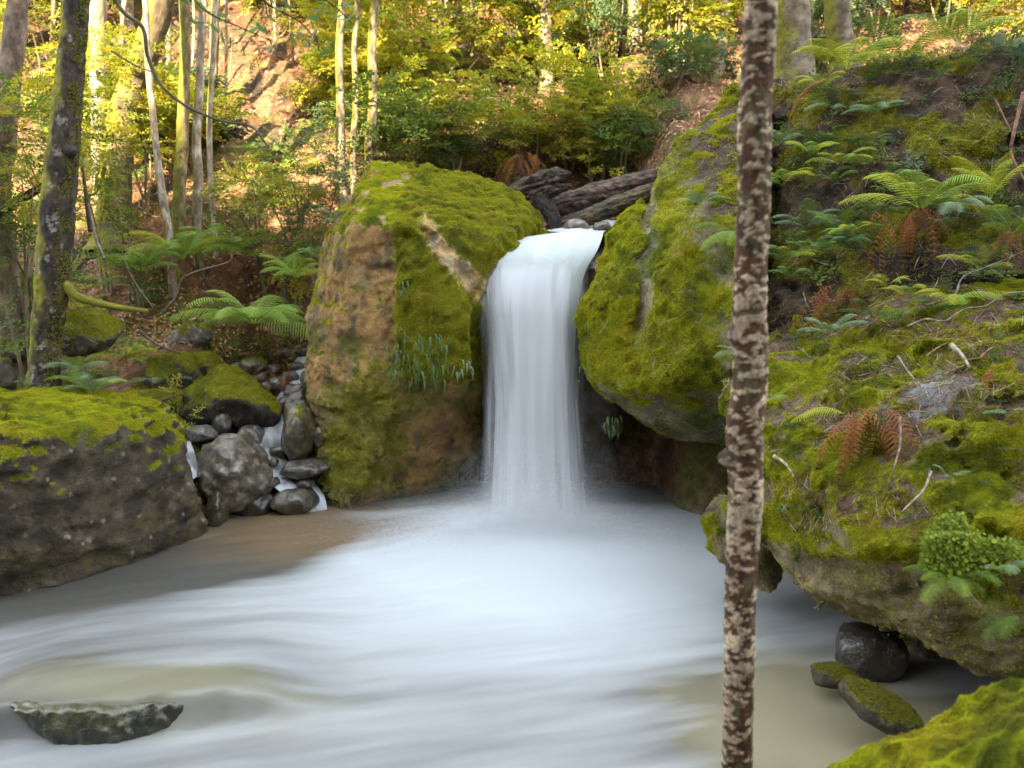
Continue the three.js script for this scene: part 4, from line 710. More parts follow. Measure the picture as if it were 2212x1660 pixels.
// leafy bushes and young trees of the understorey
function bush(x, z, h, w, n, col, seed, label, group, geo, size = 0.42) {
  const r = rng(seed), t = thing('understorey_bush', label, 'bush', group), y = groundY(x, z), lobes = [];
  for (let k = 0; k < 3; k++) part('stem', tube([V(x + (r() - 0.5) * 0.15, y - 0.1, z), V(x + (r() - 0.5) * w * 0.5, y + h * 0.4, z + (r() - 0.5) * w * 0.4), V(x + (r() - 0.5) * w, y + h * 0.85, z + (r() - 0.5) * w * 0.6)], [0.022, 0.016, 0.006], 6, 10, barkCol([0.14, 0.10, 0.06], [0.34, 0.27, 0.18])), M.bark, t);
  for (let k = 0; k < 5; k++) lobes.push([V(x + (r() - 0.5) * w, y + h * (0.35 + r() * 0.65), z + (r() - 0.5) * w * 0.7), w * (0.25 + r() * 0.3), h * (0.10 + r() * 0.14), w * (0.25 + r() * 0.25)]);
  crownOf(t, lobes, n, size, col, seed + 1, geo, 'foliage'); return t;
}
{
  const r = rng(700);
  for (let k = 0; k < 205; k++) {
    const d = 13 + Math.pow(r(), 0.75) * 20, X = 20 + r() * 2200, x = (X - 1106) / FPX * d, sunny = r() < 0.78;
    if (d < 18 && X > 440 && X < 720) continue;
    if (d < 17.6 && ((X > 1340 && X < 1440) || (X > 1505 && X < 1585))) continue;                                          // the open litter slope
    const bh = 1.0 + r() * (d > 17 ? 3.6 : 2.4), fineLeaf = r() < 0.5, tone = sunny ? 'yellow green' : r() < 0.5 ? 'mid green' : 'dusky green';
    bush(x, -d, bh, 0.8 + r() * 1.1, 260 + Math.floor(r() * 200), tone === 'yellow green' ? LEAFC.sunny : tone === 'mid green' ? LEAFC.green : LEAFC.dusky, 720 + k * 3, `${bh > 3 ? 'tall' : bh > 1.9 ? 'head high' : 'knee high'} ${tone} bush with ${fineLeaf ? 'fine' : 'broader'} leaves on the wooded slope`, `${tone} bushes on the wooded slope`, fineLeaf ? FINE_SPRAY : undefined);
  }
  for (const [X, Y, d, h, w, c] of [[15, 480, 8.9, 0.9, 0.9, 'green'], [60, 450, 9.2, 0.8, 0.9, 'sunny'], [90, 400, 10.4, 1.3, 1.0, 'green'], [210, 420, 11.6, 0.9, 0.8, 'sunny'], [620, 470, 11.6, 0.7, 1.0, 'sunny'], [690, 440, 11.2, 0.8, 0.7, 'dusky'], [560, 430, 12.2, 0.7, 1.2, 'green'], [1360, 340, 13.2, 0.8, 1.2, 'green'], [1440, 300, 13.6, 0.9, 1.2, 'dusky'], [1290, 350, 13.4, 0.8, 1.0, 'sunny'], [1230, 300, 14.0, 1.2, 0.9, 'sunny'], [880, 320, 13.6, 1.1, 1.2, 'sunny'], [960, 330, 13.5, 0.8, 1.1, 'sunny'], [300, 300, 12.8, 1.4, 1.0, 'sunny']]) {
    const p = at(X, Y, d); bush(p.x, p.z, h + Math.max(0, p.y - groundY(p.x, p.z)), w, 300, LEAFC[c], 900 + X, 'low leafy bush at the foot of the slope above the boulders', 'bushes at the foot of the slope', FINE_SPRAY, 0.26);
  }
}

// ---------------------------------------------------------------- ferns
const F = (X, Y, d, size, n, o) => fern(at(X, Y, d), size, n, o);
F(548, 700, 10.4, 1.0, 24, { seed: 1, colours: ['fresh', 'fresh', 'bright'], dead: 10, lift: -0.1, liftMore: 0.6, label: 'large fresh green crown fern arching over the brook stones' });
F(395, 560, 11.5, 0.9, 14, { seed: 2, colours: ['bright', 'fresh', 'yellow'], dead: 8, label: 'wide fern with yellowish fronds above the mossy limb' });
F(495, 552, 11.8, 0.85, 12, { seed: 3, colours: ['bright', 'fresh'], dead: 6, label: 'fern with drooping broad fronds next to the wide yellowish fern' });
F(305, 585, 11.0, 0.72, 14, { seed: 4, colours: ['mid', 'bright'], label: 'dark low fern thicket above the mossy limb' });
F(255, 575, 11.2, 0.55, 9, { seed: 5, colours: ['mid', 'yellow'], label: 'small fern right behind the lichen spotted trunk' });
F(200, 850, 8.5, 0.48, 11, { seed: 6, colours: ['fresh', 'blue'], dead: 2, lift: 0.3, label: 'fern tuft with pale green fronds growing from the top of the dark slab' });
F(165, 800, 8.5, 0.36, 7, { seed: 7, colours: ['mid', 'blue'], label: 'small fern against the foot of the lichen spotted trunk' });
F(55, 835, 8.4, 0.26, 6, { seed: 8, colours: ['blue', 'mid'], label: 'little fern on the far end of the dark slab' });
F(270, 770, 9.7, 0.5, 9, { seed: 9, colours: ['yellow', 'mid'], dead: 3, label: 'straggly fern hanging over the brown moss pad' });
F(640, 600, 10.6, 0.6, 11, { seed: 10, colours: ['bright', 'yellow'], label: 'bright fern squeezed against the side of the ochre boulder' });
F(690, 560, 10.2, 0.45, 9, { seed: 11, colours: ['blue', 'mid'], label: 'bluish fern at the shoulder of the ochre boulder' });
F(735, 480, 9.6, 0.40, 10, { seed: 12, colours: ['dark', 'blue'], label: 'dark fern on the upper corner of the ochre boulder' });
F(50, 690, 9.6, 0.40, 8, { seed: 13, colours: ['dark', 'blue'], label: 'dark fern beside the golden moss boulder' });
F(205, 620, 10.0, 0.42, 8, { seed: 14, colours: ['mid', 'dark'], label: 'fern sprouting behind the mossy limb' });
F(625, 470, 12.0, 0.5, 9, { seed: 15, far: true, colours: ['mid', 'yellow'], dead: 8, label: 'small tree fern with a brown skirt on the litter slope' });
F(60, 395, 10.2, 0.6, 9, { seed: 16, colours: ['mid', 'bright'], label: 'fern under the thick bare trunk' });
F(1515, 440, 7.85, 0.30, 8, { seed: 18, colours: ['blue', 'mid'], turn: 0, fan: 4.2, lift: 0.1, label: 'pale fern growing on the shoulder of the egg shaped boulder' });
F(1585, 500, 7.6, 0.42, 6, { seed: 19, colours: ['mid', 'bright'], turn: -0.3, fan: 2.6, lift: -0.3, label: 'hanging green fern beside the spotted trunk on the egg shaped boulder' });
F(1590, 760, 7.1, 0.22, 6, { seed: 20, colours: ['blue'], turn: 0, fan: 3.5, lift: -0.1, label: 'small bluish fern low on the egg shaped boulder' });
F(1990, 450, 7.0, 0.68, 11, { seed: 21, colours: ['yellow', 'yellow', 'bright'], dead: 14, lift: 0.2, label: 'large yellow green fern with a rusty skirt on the bank slope' });
F(2135, 430, 6.8, 0.62, 6, { seed: 22, colours: ['yellow'], lift: 0.7, liftMore: 0.4, label: 'fern with one tall upright frond on the bank slope' });
F(2062, 440, 6.6, 0.42, 4, { seed: 23, colours: ['blue'], turn: 0, fan: 1.6, lift: -0.4, label: 'pale blue green fern frond hanging below the yellow fern' });
F(1830, 150, 9.0, 0.75, 11, { seed: 24, colours: ['yellow', 'bright'], dead: 4, lift: 0.1, label: 'spreading yellow fern along the crest of the peaty bank' });
F(1950, 130, 8.5, 0.7, 10, { seed: 25, colours: ['yellow', 'mid'], dead: 3, label: 'second spreading fern on the crest of the peaty bank' });
F(2070, 90, 8.2, 0.7, 10, { seed: 26, colours: ['yellow', 'bright', 'mid'], label: 'tallest fern on the crest of the peaty bank' });
F(2180, 110, 7.8, 0.5, 9, { seed: 27, colours: ['dark', 'blue'], label: 'dusky fern hanging at the high end of the bank crest' });
F(1820, 240, 8.6, 0.42, 8, { seed: 28, colours: ['dark', 'blue'], turn: 0, fan: 3.6, lift: -0.1, label: 'dark fern under the crest of the bank near the rusty frond' });
F(1890, 245, 8.3, 0.42, 8, { seed: 29, colours: ['blue', 'mid'], turn: 0, fan: 3.6, lift: -0.1, label: 'bluish fern under the crest of the bank' });
F(1760, 330, 8.4, 0.4, 8, { seed: 30, colours: ['mid', 'dark'], turn: 0, fan: 3.6, label: 'dim fern in the shaded cleft of the bank' });
F(1740, 490, 7.7, 0.42, 8, { seed: 31, colours: ['mid', 'blue'], turn: 0, fan: 3.8, label: 'fern at mid slope next to the spotted trunk' });
F(1815, 520, 7.4, 0.42, 7, { seed: 32, colours: ['bright', 'mid'], turn: 0, fan: 3.4, lift: 0.5, label: 'fern with upright green fronds at mid slope' });
F(1700, 560, 7.5, 0.4, 9, { seed: 33, colours: ['yellow', 'mid'], turn: 0, fan: 3.8, label: 'yellowish fern at the lower slope by the spotted trunk' });
F(1790, 720, 6.3, 0.30, 8, { seed: 34, colours: ['blue'], turn: 0, fan: 4, label: 'pale grey green fern lying on the moss of the bank rock' });
F(2120, 580, 6.4, 0.34, 7, { seed: 35, colours: ['mid', 'yellow'], turn: 0, fan: 4, label: 'small fern among the roots on the bank slope' });
F(2190, 500, 6.3, 0.4, 8, { seed: 36, colours: ['yellow', 'mid'], dead: 5, turn: 0, fan: 4, label: 'fern at the outer end of the bank slope' });
F(1830, 895, 5.3, 0.40, 2, { seed: 37, colours: ['yellow'], turn: -1.4, fan: 0.4, lift: 0.0, liftMore: 0.1, label: 'single pale frond lying level over the moss' });
F(2060, 1245, 4.15, 0.26, 8, { seed: 38, colours: ['bright', 'mid'], turn: -0.2, fan: 3.6, lift: -0.25, label: 'drooping fern below the bright leafy cushion' });
F(2150, 1225, 4.05, 0.20, 4, { seed: 39, colours: ['blue'], turn: 0.3, fan: 2.4, lift: -0.1, label: 'curled bluish fern beside the bright leafy cushion' });
F(2205, 1330, 4.0, 0.24, 6, { seed: 40, colours: ['mid', 'dark'], turn: -0.3, fan: 2.8, lift: -0.4, label: 'dark fern hanging under the overhang' });
F(2050, 1030, 4.6, 0.13, 6, { seed: 41, colours: ['blue'], turn: 0, fan: 3.6, label: 'tiny blue green fern on the mossy face' });
F(2175, 895, 4.7, 0.14, 6, { seed: 42, colours: ['blue'], turn: 0, fan: 3.8, label: 'tiny bluish fern by the rusty fern skirt' });
F(1660, 860, 5.9, 0.16, 6, { seed: 43, colours: ['blue', 'mid'], turn: 0, fan: 3.6, label: 'small fern peeping out right behind the spotted trunk' });
// the shaded bank behind the slab and the brook: small herbs, ferns and moss
{
  const r = rng(850);
  for (let k = 0; k < 46; k++) {
    const d = 8.9 + r() * 3.4, x = -1.9 - r() * (d * 0.72 - 1.7), y = groundY(x, -d); if (Math.abs(x - (-2.75 - 0.28 * (d - 9))) < 0.55 && d < 11) continue;
    if (k % 3) fern(V(x, y + 0.03, -d), 0.22 + r() * 0.3, 7, { seed: 860 + k, far: true, colours: [['mid', 'bright'], ['bright', 'yellow'], ['mid', 'blue']][k % 3], dead: k % 2 ? 3 : 0, label: 'small fern on the shaded bank above the side brook', group: 'small ferns above the brook' });
    else bush(x, -d, 0.3 + r() * 0.35, 0.35 + r() * 0.4, 70, k % 2 ? LEAFC.green : LEAFC.sunny, 2000 + k * 3, 'low small leaved herb on the shaded bank above the side brook', 'herbs above the brook', FINE_SPRAY, 0.16);
  }
  const list = []; for (let k = 0; k < 26000; k++) { const d = 8.6 + r() * 3.6, x = -1.7 - r() * (d * 0.75 - 1.5); if (n3b(x * 1.1 + 7, 3, -d * 1.1) + 0.35 * n3(x * 4, 1, d * 4) < 0.0) continue; const c = mossColour(x, 1, -d, 0.35); list.push({ p: V(x, groundY(x, -d), -d), q: quatTo(V(r() - 0.5, 2, r() - 0.2).normalize(), r() * 6.28), s: 0.02 + r() * 0.02, c }); }
  const t = thing('ground_moss', 'patches of moss on the damp bank above the side brook', 'moss'); t.userData.kind = 'stuff'; scatter('moss', mossTuft, M.moss, list, t);
}
// rusty skirts of dead fronds
function skirt(X, Y, d, size, n, seed, label) { const t = thing('dead_fern', label, 'dead fern'), r = rng(seed); t.position.copy(at(X, Y, d)); for (let k = 0; k < n; k++) { const m = part('dead_frond', DEAD_FRONDS[k % 3], tinted(...GREEN[k % 4 ? 'dead' : 'brown'], 0.9, 0.1), t); m.position.set((r() - 0.5) * size * 0.9, (r() - 0.5) * size * 0.35, r() * 0.04); m.rotation.set(0.2 + r() * 1.0, (r() - 0.5) * 3.0, (r() - 0.5) * 0.9, 'YXZ'); m.scale.setScalar(size * (0.5 + r() * 0.7)); } }
skirt(1880, 900, 5.15, 0.42, 22, 61, 'rusty mat of dead fronds hanging on the moss face');
skirt(2180, 800, 5.0, 0.36, 16, 62, 'rusty dead fern at the outer edge of the bank rock');
skirt(1790, 620, 7.0, 0.4, 14, 63, 'brown dead fern skirt on the bank slope');
skirt(1930, 470, 6.95, 0.45, 14, 64, 'dark brown dead fronds under the large yellow fern');
skirt(1200, 230, 14.0, 0.7, 14, 65, 'orange dead fern skirt glowing in the sun above the logs');
skirt(1150, 340, 12.6, 0.6, 14, 66, 'orange dead fern behind the broken log');
skirt(600, 800, 10.0, 0.4, 12, 67, 'rusty fallen fronds under the large crown fern');
skirt(560, 120, 14.5, 0.8, 12, 68, 'orange dead tree fern skirt in the sunlit wood');
{ const t = F(1705, 270, 8.3, 0.01, 0, { seed: 70, colours: ['dead'], label: 'one curled rust red frond on the peaty bank', category: 'dead fern' }); const m = part('dead_frond', FRONDS[1], tinted(...GREEN.dead, 0.9, 0.1), t); m.rotation.set(-0.9, 1.2, 0, 'YXZ'); m.scale.setScalar(0.62); }
{
  const r = rng(800);
  for (let k = 0; k < 60; k++) {
    const d = 12.6 + Math.pow(r(), 1.2) * 12, X = 30 + r() * 1560, x = (X - 1106) / FPX * d; if (Math.abs(x) < 0.9 + 0.3 && d < 13) continue;
    fern(V(x, groundY(x, -d), -d), 0.5 + r() * 0.45, 7, { seed: 810 + k, far: true, colours: r() < 0.6 ? ['yellow', 'bright'] : ['mid', 'bright'], dead: r() < 0.5 ? 5 : 0, label: 'fern growing on the sunlit litter slope of the wood', group: 'ferns on the litter slope' });
  }
  for (let k = 0; k < 34; k++) {                                    // on the peaty bank
    const X = 1670 + r() * 540, Y = 180 + r() * 520, d0 = lerp(8.6, 6.6, sstep(180, 700, Y)) - (X - 1670) / 540 * 0.7, p = at(X, Y, d0);
    fern(p, 0.16 + r() * 0.2, 6, { seed: 880 + k, far: true, colours: [['mid', 'dark'], ['blue', 'mid'], ['bright', 'yellow']][Math.floor(r() * 3)], turn: 0, fan: 4, label: 'small fern rooted in the dark face of the peaty bank', group: 'small ferns on the bank face' });
  }
}
// ---------------------------------------------------------------- strap leaved plants
function strapGeo(seed, wide = 0.075) {
  const r = rng(seed), pos = [], idx = [], n = 6; for (let k = 0; k <= n; k++) { const t = k / n, w = wide * Math.sin(Math.PI * Math.min(0.98, t * 0.9 + 0.08)), y = 0.25 * t - 1.0 * t * t, z = 0.55 * t * (1 - 0.45 * t), x = 0.08 * (r() - 0.5) * t; pos.push(x - w, y, z, x, y - 0.02, z + 0.015, x + w, y, z); }
  for (let k = 0; k < n; k++) { const o = k * 3; idx.push(o, o + 1, o + 3, o + 1, o + 4, o + 3, o + 1, o + 2, o + 4, o + 2, o + 5, o + 4); }
  const g = new THREE.BufferGeometry(); g.setAttribute('position', new THREE.Float32BufferAttribute(pos, 3)); g.setIndex(idx); g.computeVertexNormals(); return g;
}
const STRAPS = [strapGeo(1), strapGeo(2), strapGeo(3, 0.06)];
function straps(X, Y, d, spanX, spanY, n, size, colours, seed, name, label, category) {
  const t = thing(name, label, category), r = rng(seed), c = at(X, Y, d); t.position.copy(c);
  for (let k = 0; k < n; k++) { const m = part('leaf', STRAPS[k % 3], tinted(...colours[k % colours.length], 0.8, 0.25), t), u = r() - 0.5, v = r() - 0.5; m.position.set(u * spanX / FPX * d, v * spanY / FPX * d, 0.04 - Math.abs(u) * 0.06); m.rotation.set(0, u * 1.6 + (r() - 0.5) * 1.2, (r() - 0.5) * 0.5, 'YXZ'); m.scale.setScalar(size * (0.6 + r() * 0.6)); }
  return t;
}
straps(905, 770, 8.22, 130, 110, 110, 0.15, [[0.08, 0.125, 0.04], [0.11, 0.16, 0.055], [0.055, 0.09, 0.03]], 71, 'strap_fern', 'hanging tuft of dark strap shaped leaves under the moss bulge', 'strap fern');
straps(875, 620, 8.33, 30, 26, 12, 0.12, [[0.09, 0.15, 0.06]], 72, 'strap_fern', 'small strap leaved sprig on the edge of the ochre face', 'strap fern');
straps(1000, 790, 8.2, 40, 30, 10, 0.14, [[0.16, 0.2, 0.13]], 73, 'strap_fern', 'pale wet sprig at the edge of the falling water', 'strap fern');
straps(1322, 915, 8.3, 36, 40, 22, 0.12, [[0.10, 0.16, 0.06], [0.16, 0.2, 0.09]], 74, 'hanging_plant', 'leafy sprig dangling in the mouth of the dark hollow', 'plant');
straps(235, 375, 11.6, 60, 40, 18, 0.38, [[0.20, 0.25, 0.04], [0.13, 0.19, 0.04]], 75, 'strap_fern', 'clump of broad drooping leaves at the base of the old broad trunk', 'plant');
straps(1268, 800, 8.0, 30, 50, 12, 0.10, [[0.10, 0.15, 0.05]], 76, 'hanging_plant', 'small sprig on the wet edge of the egg shaped boulder', 'plant');
// cushion of round bright leaves on the bank
const cushionSpot = (r) => { const [cx, cy, rx, ry] = [[2052, 1150, 46, 44], [2045, 1180, 55, 50], [2080, 1190, 70, 44], [2120, 1205, 70, 42], [2160, 1200, 60, 40], [2030, 1205, 40, 36], [2090, 1215, 90, 34]][Math.floor(r() * 7)], a = r() * 6.283, k = Math.sqrt(r()) * (0.85 + 0.3 * r()); return [cx + Math.cos(a) * rx * k, cy + Math.sin(a) * ry * k]; };
{
  const leaf = new THREE.CircleGeometry(1, 7); leaf.rotateX(-1.25); const r = rng(81), t = thing('leafy_cushion', 'bright green cushion of overlapping round leaves on the bank rock', 'plant'), mats = [tinted(0.22, 0.30, 0.028, 0.85, 0.3), tinted(0.27, 0.34, 0.035, 0.85, 0.3), tinted(0.15, 0.21, 0.025, 0.85, 0.3)];
  for (let k = 0; k < 300; k++) {
    const [X, Y] = cushionSpot(r), p = at(X, Y, 4.12 + 0.0007 * (2100 - X) + (Y < 1150 ? 0.1 : 0) - 0.06 * r()), m = part('leaf', leaf, mats[k % 3], t);
    m.position.copy(p); m.rotation.set(0.2 + r() * 0.7, (r() - 0.5) * 1.4, (r() - 0.5) * 0.8); m.scale.setScalar(0.008 + r() * 0.007);
  }
  const more = []; for (let k = 0; k < 2600; k++) { const [X, Y] = cushionSpot(r), c = [[0.22, 0.30, 0.028], [0.27, 0.34, 0.035], [0.15, 0.21, 0.025]][k % 3]; more.push({ p: at(X, Y, 4.12 + 0.0007 * (2100 - X) + (Y < 1150 ? 0.1 : 0) - 0.05 * r()), q: new THREE.Quaternion().setFromEuler(new THREE.Euler(0.2 + r() * 0.8, (r() - 0.5) * 2, (r() - 0.5))), s: 0.006 + r() * 0.006, c }); }
  scatter('leaflets', leaf, M.leaf, more, t);
}
// ---------------------------------------------------------------- fallen wood, roots, twigs
function log(path, d, radii, seed, label, dark, light, name = 'fallen_log', jag = 0.22) {
  const g = tube(path.map(([X, Y, dd]) => at(X, Y, dd ?? d)), radii, 40, 120, (x, y, z) => { const a = fbm(x * 6, y * 16, z * 6 + seed, 3); return mix3(dark, light, sstep(-0.25, 0.35, a + 0.2 * n3(x * 25, y * 40, z * 25))); }, (x, y, z, t, a) => jag * fbm(Math.cos(a) * 2.5 + seed, Math.sin(a) * 2.5, t * 3, 3) + 0.05 * n3(x * 9, y * 30, z * 9));
  return solo(name, g, M.wood, label, 'log');
}
log([[1060, 440, 11.0], [1120, 415, 10.9], [1170, 398, 10.8], [1205, 384, 10.7], [1232, 374, 10.6]], 10.8, [0.08, 0.13, 0.16, 0.13, 0.02], 1, 'broken black log end jutting up behind the mossy boulder top', [0.022, 0.015, 0.010], [0.10, 0.066, 0.042], 'fallen_log', 0.5);
log([[1150, 425, 10.75], [1195, 410, 10.65], [1236, 402, 10.6]], 10.7, [0.09, 0.09, 0.015], 6, 'splintered spur beside the broken black log end', [0.022, 0.015, 0.010], [0.12, 0.08, 0.05], 'fallen_log', 0.5);
log([[1165, 430, 10.7], [1195, 470, 10.6], [1195, 520, 10.6]], 10.6, [0.12, 0.10, 0.10], 2, 'black stub of wood propped under the broken log end', [0.014, 0.010, 0.008], [0.05, 0.036, 0.026]);
log([[1170, 455, 11.0], [1240, 435, 11.0], [1310, 412, 11.0], [1420, 385, 11.3]], 11, [0.12, 0.15, 0.14, 0.13], 3, 'split brown fallen log lying across the creek behind the lip', [0.05, 0.032, 0.024], [0.22, 0.14, 0.10]);
log([[1205, 488, 10.6], [1270, 470, 10.6], [1340, 440, 10.7], [1420, 410, 11]], 10.6, [0.07, 0.11, 0.12, 0.11], 4, 'mossy lower log resting at the creek edge beneath the split log', [0.035, 0.026, 0.014], [0.15, 0.11, 0.05]);
log([[-30, 480], [30, 440], [105, 395]], 9.3, [0.05, 0.045, 0.04], 5, 'bare dead pole leaning against the lichen spotted trunk', [0.05, 0.035, 0.026], [0.15, 0.105, 0.075], 'dead_pole');
{ stone('stone', 1245, 490, 10.3, 60, 34, { seed: 91, c: [0.2, 0.19, 0.17], label: 'pale stone in the creek just above the lip' }); stone('stone', 1300, 495, 10.2, 44, 30, { seed: 92, c: [0.15, 0.13, 0.1], label: 'brown stone at the creek edge just above the lip' }); }
function stick(path, w, seed, label, col = [0.30, 0.25, 0.18], group, name = 'twig', cat = 'twig') {
  const pts = path.map(([X, Y, d]) => at(X, Y, d)); return solo(name, tube(pts, pts.map((_, i) => w * (1 - 0.6 * i / (pts.length - 1))), 8, 40, (x, y, z) => { const k = 0.6 + 0.6 * sstep(-0.4, 0.4, n3(x * 20, y * 20, z * 20)); return [col[0] * k, col[1] * k, col[2] * k]; }, barkRough), M.bark, label, cat, group);
}
stick([[1672, 985, 5.5], [1700, 1005, 5.4], [1715, 1030, 5.35]], 0.014, 1, 'pale bent twig stuck in moss near the spotted trunk', [0.42, 0.36, 0.24]);
stick([[2012, 1018, 4.45], [1995, 1060, 4.4], [1965, 1090, 4.4], [1950, 1105, 4.4]], 0.008, 2, 'crooked pale twig lying on the mossy face', [0.42, 0.38, 0.28]);
stick([[1945, 900, 4.9], [1945, 960, 4.75], [1935, 1000, 4.65], [1927, 1030, 4.6]], 0.009, 3, 'long root hanging through the rusty fern mat', [0.22, 0.16, 0.12]);
stick([[2055, 745, 5.3], [2080, 770, 5.15], [2095, 795, 5.05]], 0.018, 4, 'short pale root stub on the bank top', [0.34, 0.28, 0.2]);
stick([[1960, 706, 5.9], [2000, 690, 5.85], [2040, 694, 5.8], [2085, 668, 5.8], [2130, 661, 5.8], [2170, 636, 5.8], [2212, 630, 5.8]], 0.008, 5, 'grey root running across the bank slope', [0.26, 0.21, 0.17]);
stick([[2000, 660, 6.1], [2060, 640, 6.1], [2080, 600, 6.2], [2150, 570, 6.3], [2240, 530, 6.3]], 0.009, 6, 'second grey root curving up the bank slope', [0.24, 0.19, 0.16]);
stick([[1940, 770, 5.5], [1960, 800, 5.3], [1985, 830, 5.2]], 0.008, 7, 'thin twig on the litter patch of the bank rock', [0.3, 0.25, 0.18]);
stick([[2212, 200, 6.9], [2190, 290, 6.8], [2185, 330, 6.8], [2225, 410, 6.6]], 0.018, 8, 'reddish bare stem hanging on the bank cliff', [0.24, 0.12, 0.08]);
stick([[2150, 215, 7.0], [2188, 290, 6.8]], 0.010, 9, 'side shoot of the reddish bare stem', [0.22, 0.11, 0.08]);
stick([[195, 500, 9.4], [185, 420, 9.5], [175, 340, 9.6]], 0.03, 10, 'dark dead stem behind the lichen spotted trunk', [0.07, 0.05, 0.04]);
stick([[225, 560, 9.2], [205, 510, 9.3], [190, 440, 9.4]], 0.02, 11, 'thin pale dead stem behind the lichen spotted trunk', [0.2, 0.17, 0.14]);
stick([[345, 680, 9.4], [380, 640, 9.3], [395, 600, 9.2], [500, 560, 9.1], [498, 545, 9.1]], 0.010, 12, 'thin grey branch reaching up from the mossy limb', [0.24, 0.22, 0.18]);
stick([[330, 665, 9.3], [285, 600, 9.2], [262, 540, 9.2]], 0.008, 13, 'thin bent branch beside the grey one', [0.2, 0.18, 0.15]);
stick([[300, 715, 9.6], [340, 745, 9.5], [390, 765, 9.4]], 0.022, 14, 'dead stem lying beside the pale streaked stone', [0.14, 0.09, 0.07]);
stick([[235, -30, 6.2], [265, 25, 6.2], [308, 60, 6.2], [318, 120, 6.2], [345, 180, 6.2], [395, 225, 6.2], [480, 262, 6.2], [545, 275, 6.2], [580, 320, 6.2]], 0.017, 15, 'dark bare branch curving down across the sunlit wood', [0.11, 0.095, 0.05], undefined, 'hanging_branch', 'branch');
stick([[240, 110, 6.2], [290, 140, 6.2], [340, 160, 6.2]], 0.008, 16, 'short side branch meeting the dark bare branch', [0.14, 0.12, 0.05], undefined, 'hanging_branch', 'branch');
{
  const r = rng(95);
  for (let k = 0; k < 26; k++) { const X = 1700 + r() * 500, Y = 560 + r() * 300, d = lerp(7.0, 5.2, sstep(560, 860, Y)) - (X - 1700) / 500 * 0.5, a = r() * 3.1, l = 25 + r() * 50; stick([[X, Y, d], [X + Math.cos(a) * l * 0.5, Y - Math.sin(a) * l * 0.25 + (r() - 0.5) * 10, d], [X + Math.cos(a) * l, Y - Math.sin(a) * l * 0.5, d + 0.05]], 0.006, 100 + k, 'short brown twig in the litter of the bank slope', [0.2 + r() * 0.15, 0.15 + r() * 0.1, 0.11], 'twigs on the bank'); }
  for (let k = 0; k < 22; k++) { const d = 12.8 + r() * 5, X = 60 + r() * 1480, x = (X - 1106) / FPX * d, y = groundY(x, -d), a = r() * 3.1, l = 0.3 + r() * 0.7, q = V(x, y + 0.05, -d), e = V(x + Math.cos(a) * l, y + 0.2 + r() * 0.7, -d + (r() - 0.5) * 0.4); const m = q.clone().lerp(e, 0.5).add(V(0, 0.08, 0)); solo('dead_stick', tube([q, m, e], [0.014, 0.011, 0.006], 6, 12, () => [0.26, 0.2, 0.14]), M.bark, 'bare dead stick poking out of the litter slope', 'stick', 'dead sticks on the slope'); }
}
// overhanging twigs with dark leaves near the photographer
{
  const leaf = (() => { const s = new THREE.Shape(); s.moveTo(0, 0); s.bezierCurveTo(0.35, 0.2, 0.35, 0.7, 0, 1); s.bezierCurveTo(-0.35, 0.7, -0.35, 0.2, 0, 0); const g = new THREE.ShapeGeometry(s, 5), P = g.attributes.position; for (let i = 0; i < P.count; i++) P.setZ(i, -Math.abs(P.getX(i)) * 0.35 - 0.15 * P.getY(i) ** 2); g.computeVertexNormals(); return g; })();
  const mats = [tinted(0.045, 0.115, 0.02, 0.45, 0.35), tinted(0.07, 0.15, 0.02, 0.45, 0.35), tinted(0.10, 0.17, 0.02, 0.45, 0.35)], r = rng(97);
  const names = ['leafy twig drooping with dark green leaves before the twin bright stems', 'leafy twig spreading dark green leaves over the open litter slope', 'leafy twig tip hanging beside the three stemmed clump'];
  [[[380, -60], [440, 20], [520, 60], [590, 90]], [[480, -70], [580, 10], [650, 50], [700, 110]], [[600, -80], [690, -10], [730, 20], [760, 50]]].forEach((path, q) => {
    const t = thing('leafy_twig', names[q], 'twig'), pts = path.map(([X, Y]) => at(X, Y, 4.6 + 0.2 * q)), c = new THREE.CatmullRomCurve3(pts);
    part('twig', tube(pts, [0.008, 0.006, 0.004, 0.002], 6, 30, () => [0.06, 0.045, 0.025]), M.bark, t);
    for (let k = 0; k < 34; k++) { const m = part('leaf', leaf, mats[k % 3], t), p = c.getPoint(0.08 + 0.92 * k / 34); p.x += (r() - 0.5) * 0.16; p.y += (r() - 0.65) * 0.16; p.z += (r() - 0.5) * 0.3; m.position.copy(p); m.rotation.set(-0.6 - r() * 0.6, (r() - 0.5) * 3, (k % 2 ? 1 : -1) * (0.9 + r() * 0.9)); m.scale.setScalar(0.05 + r() * 0.03); }
  });
}
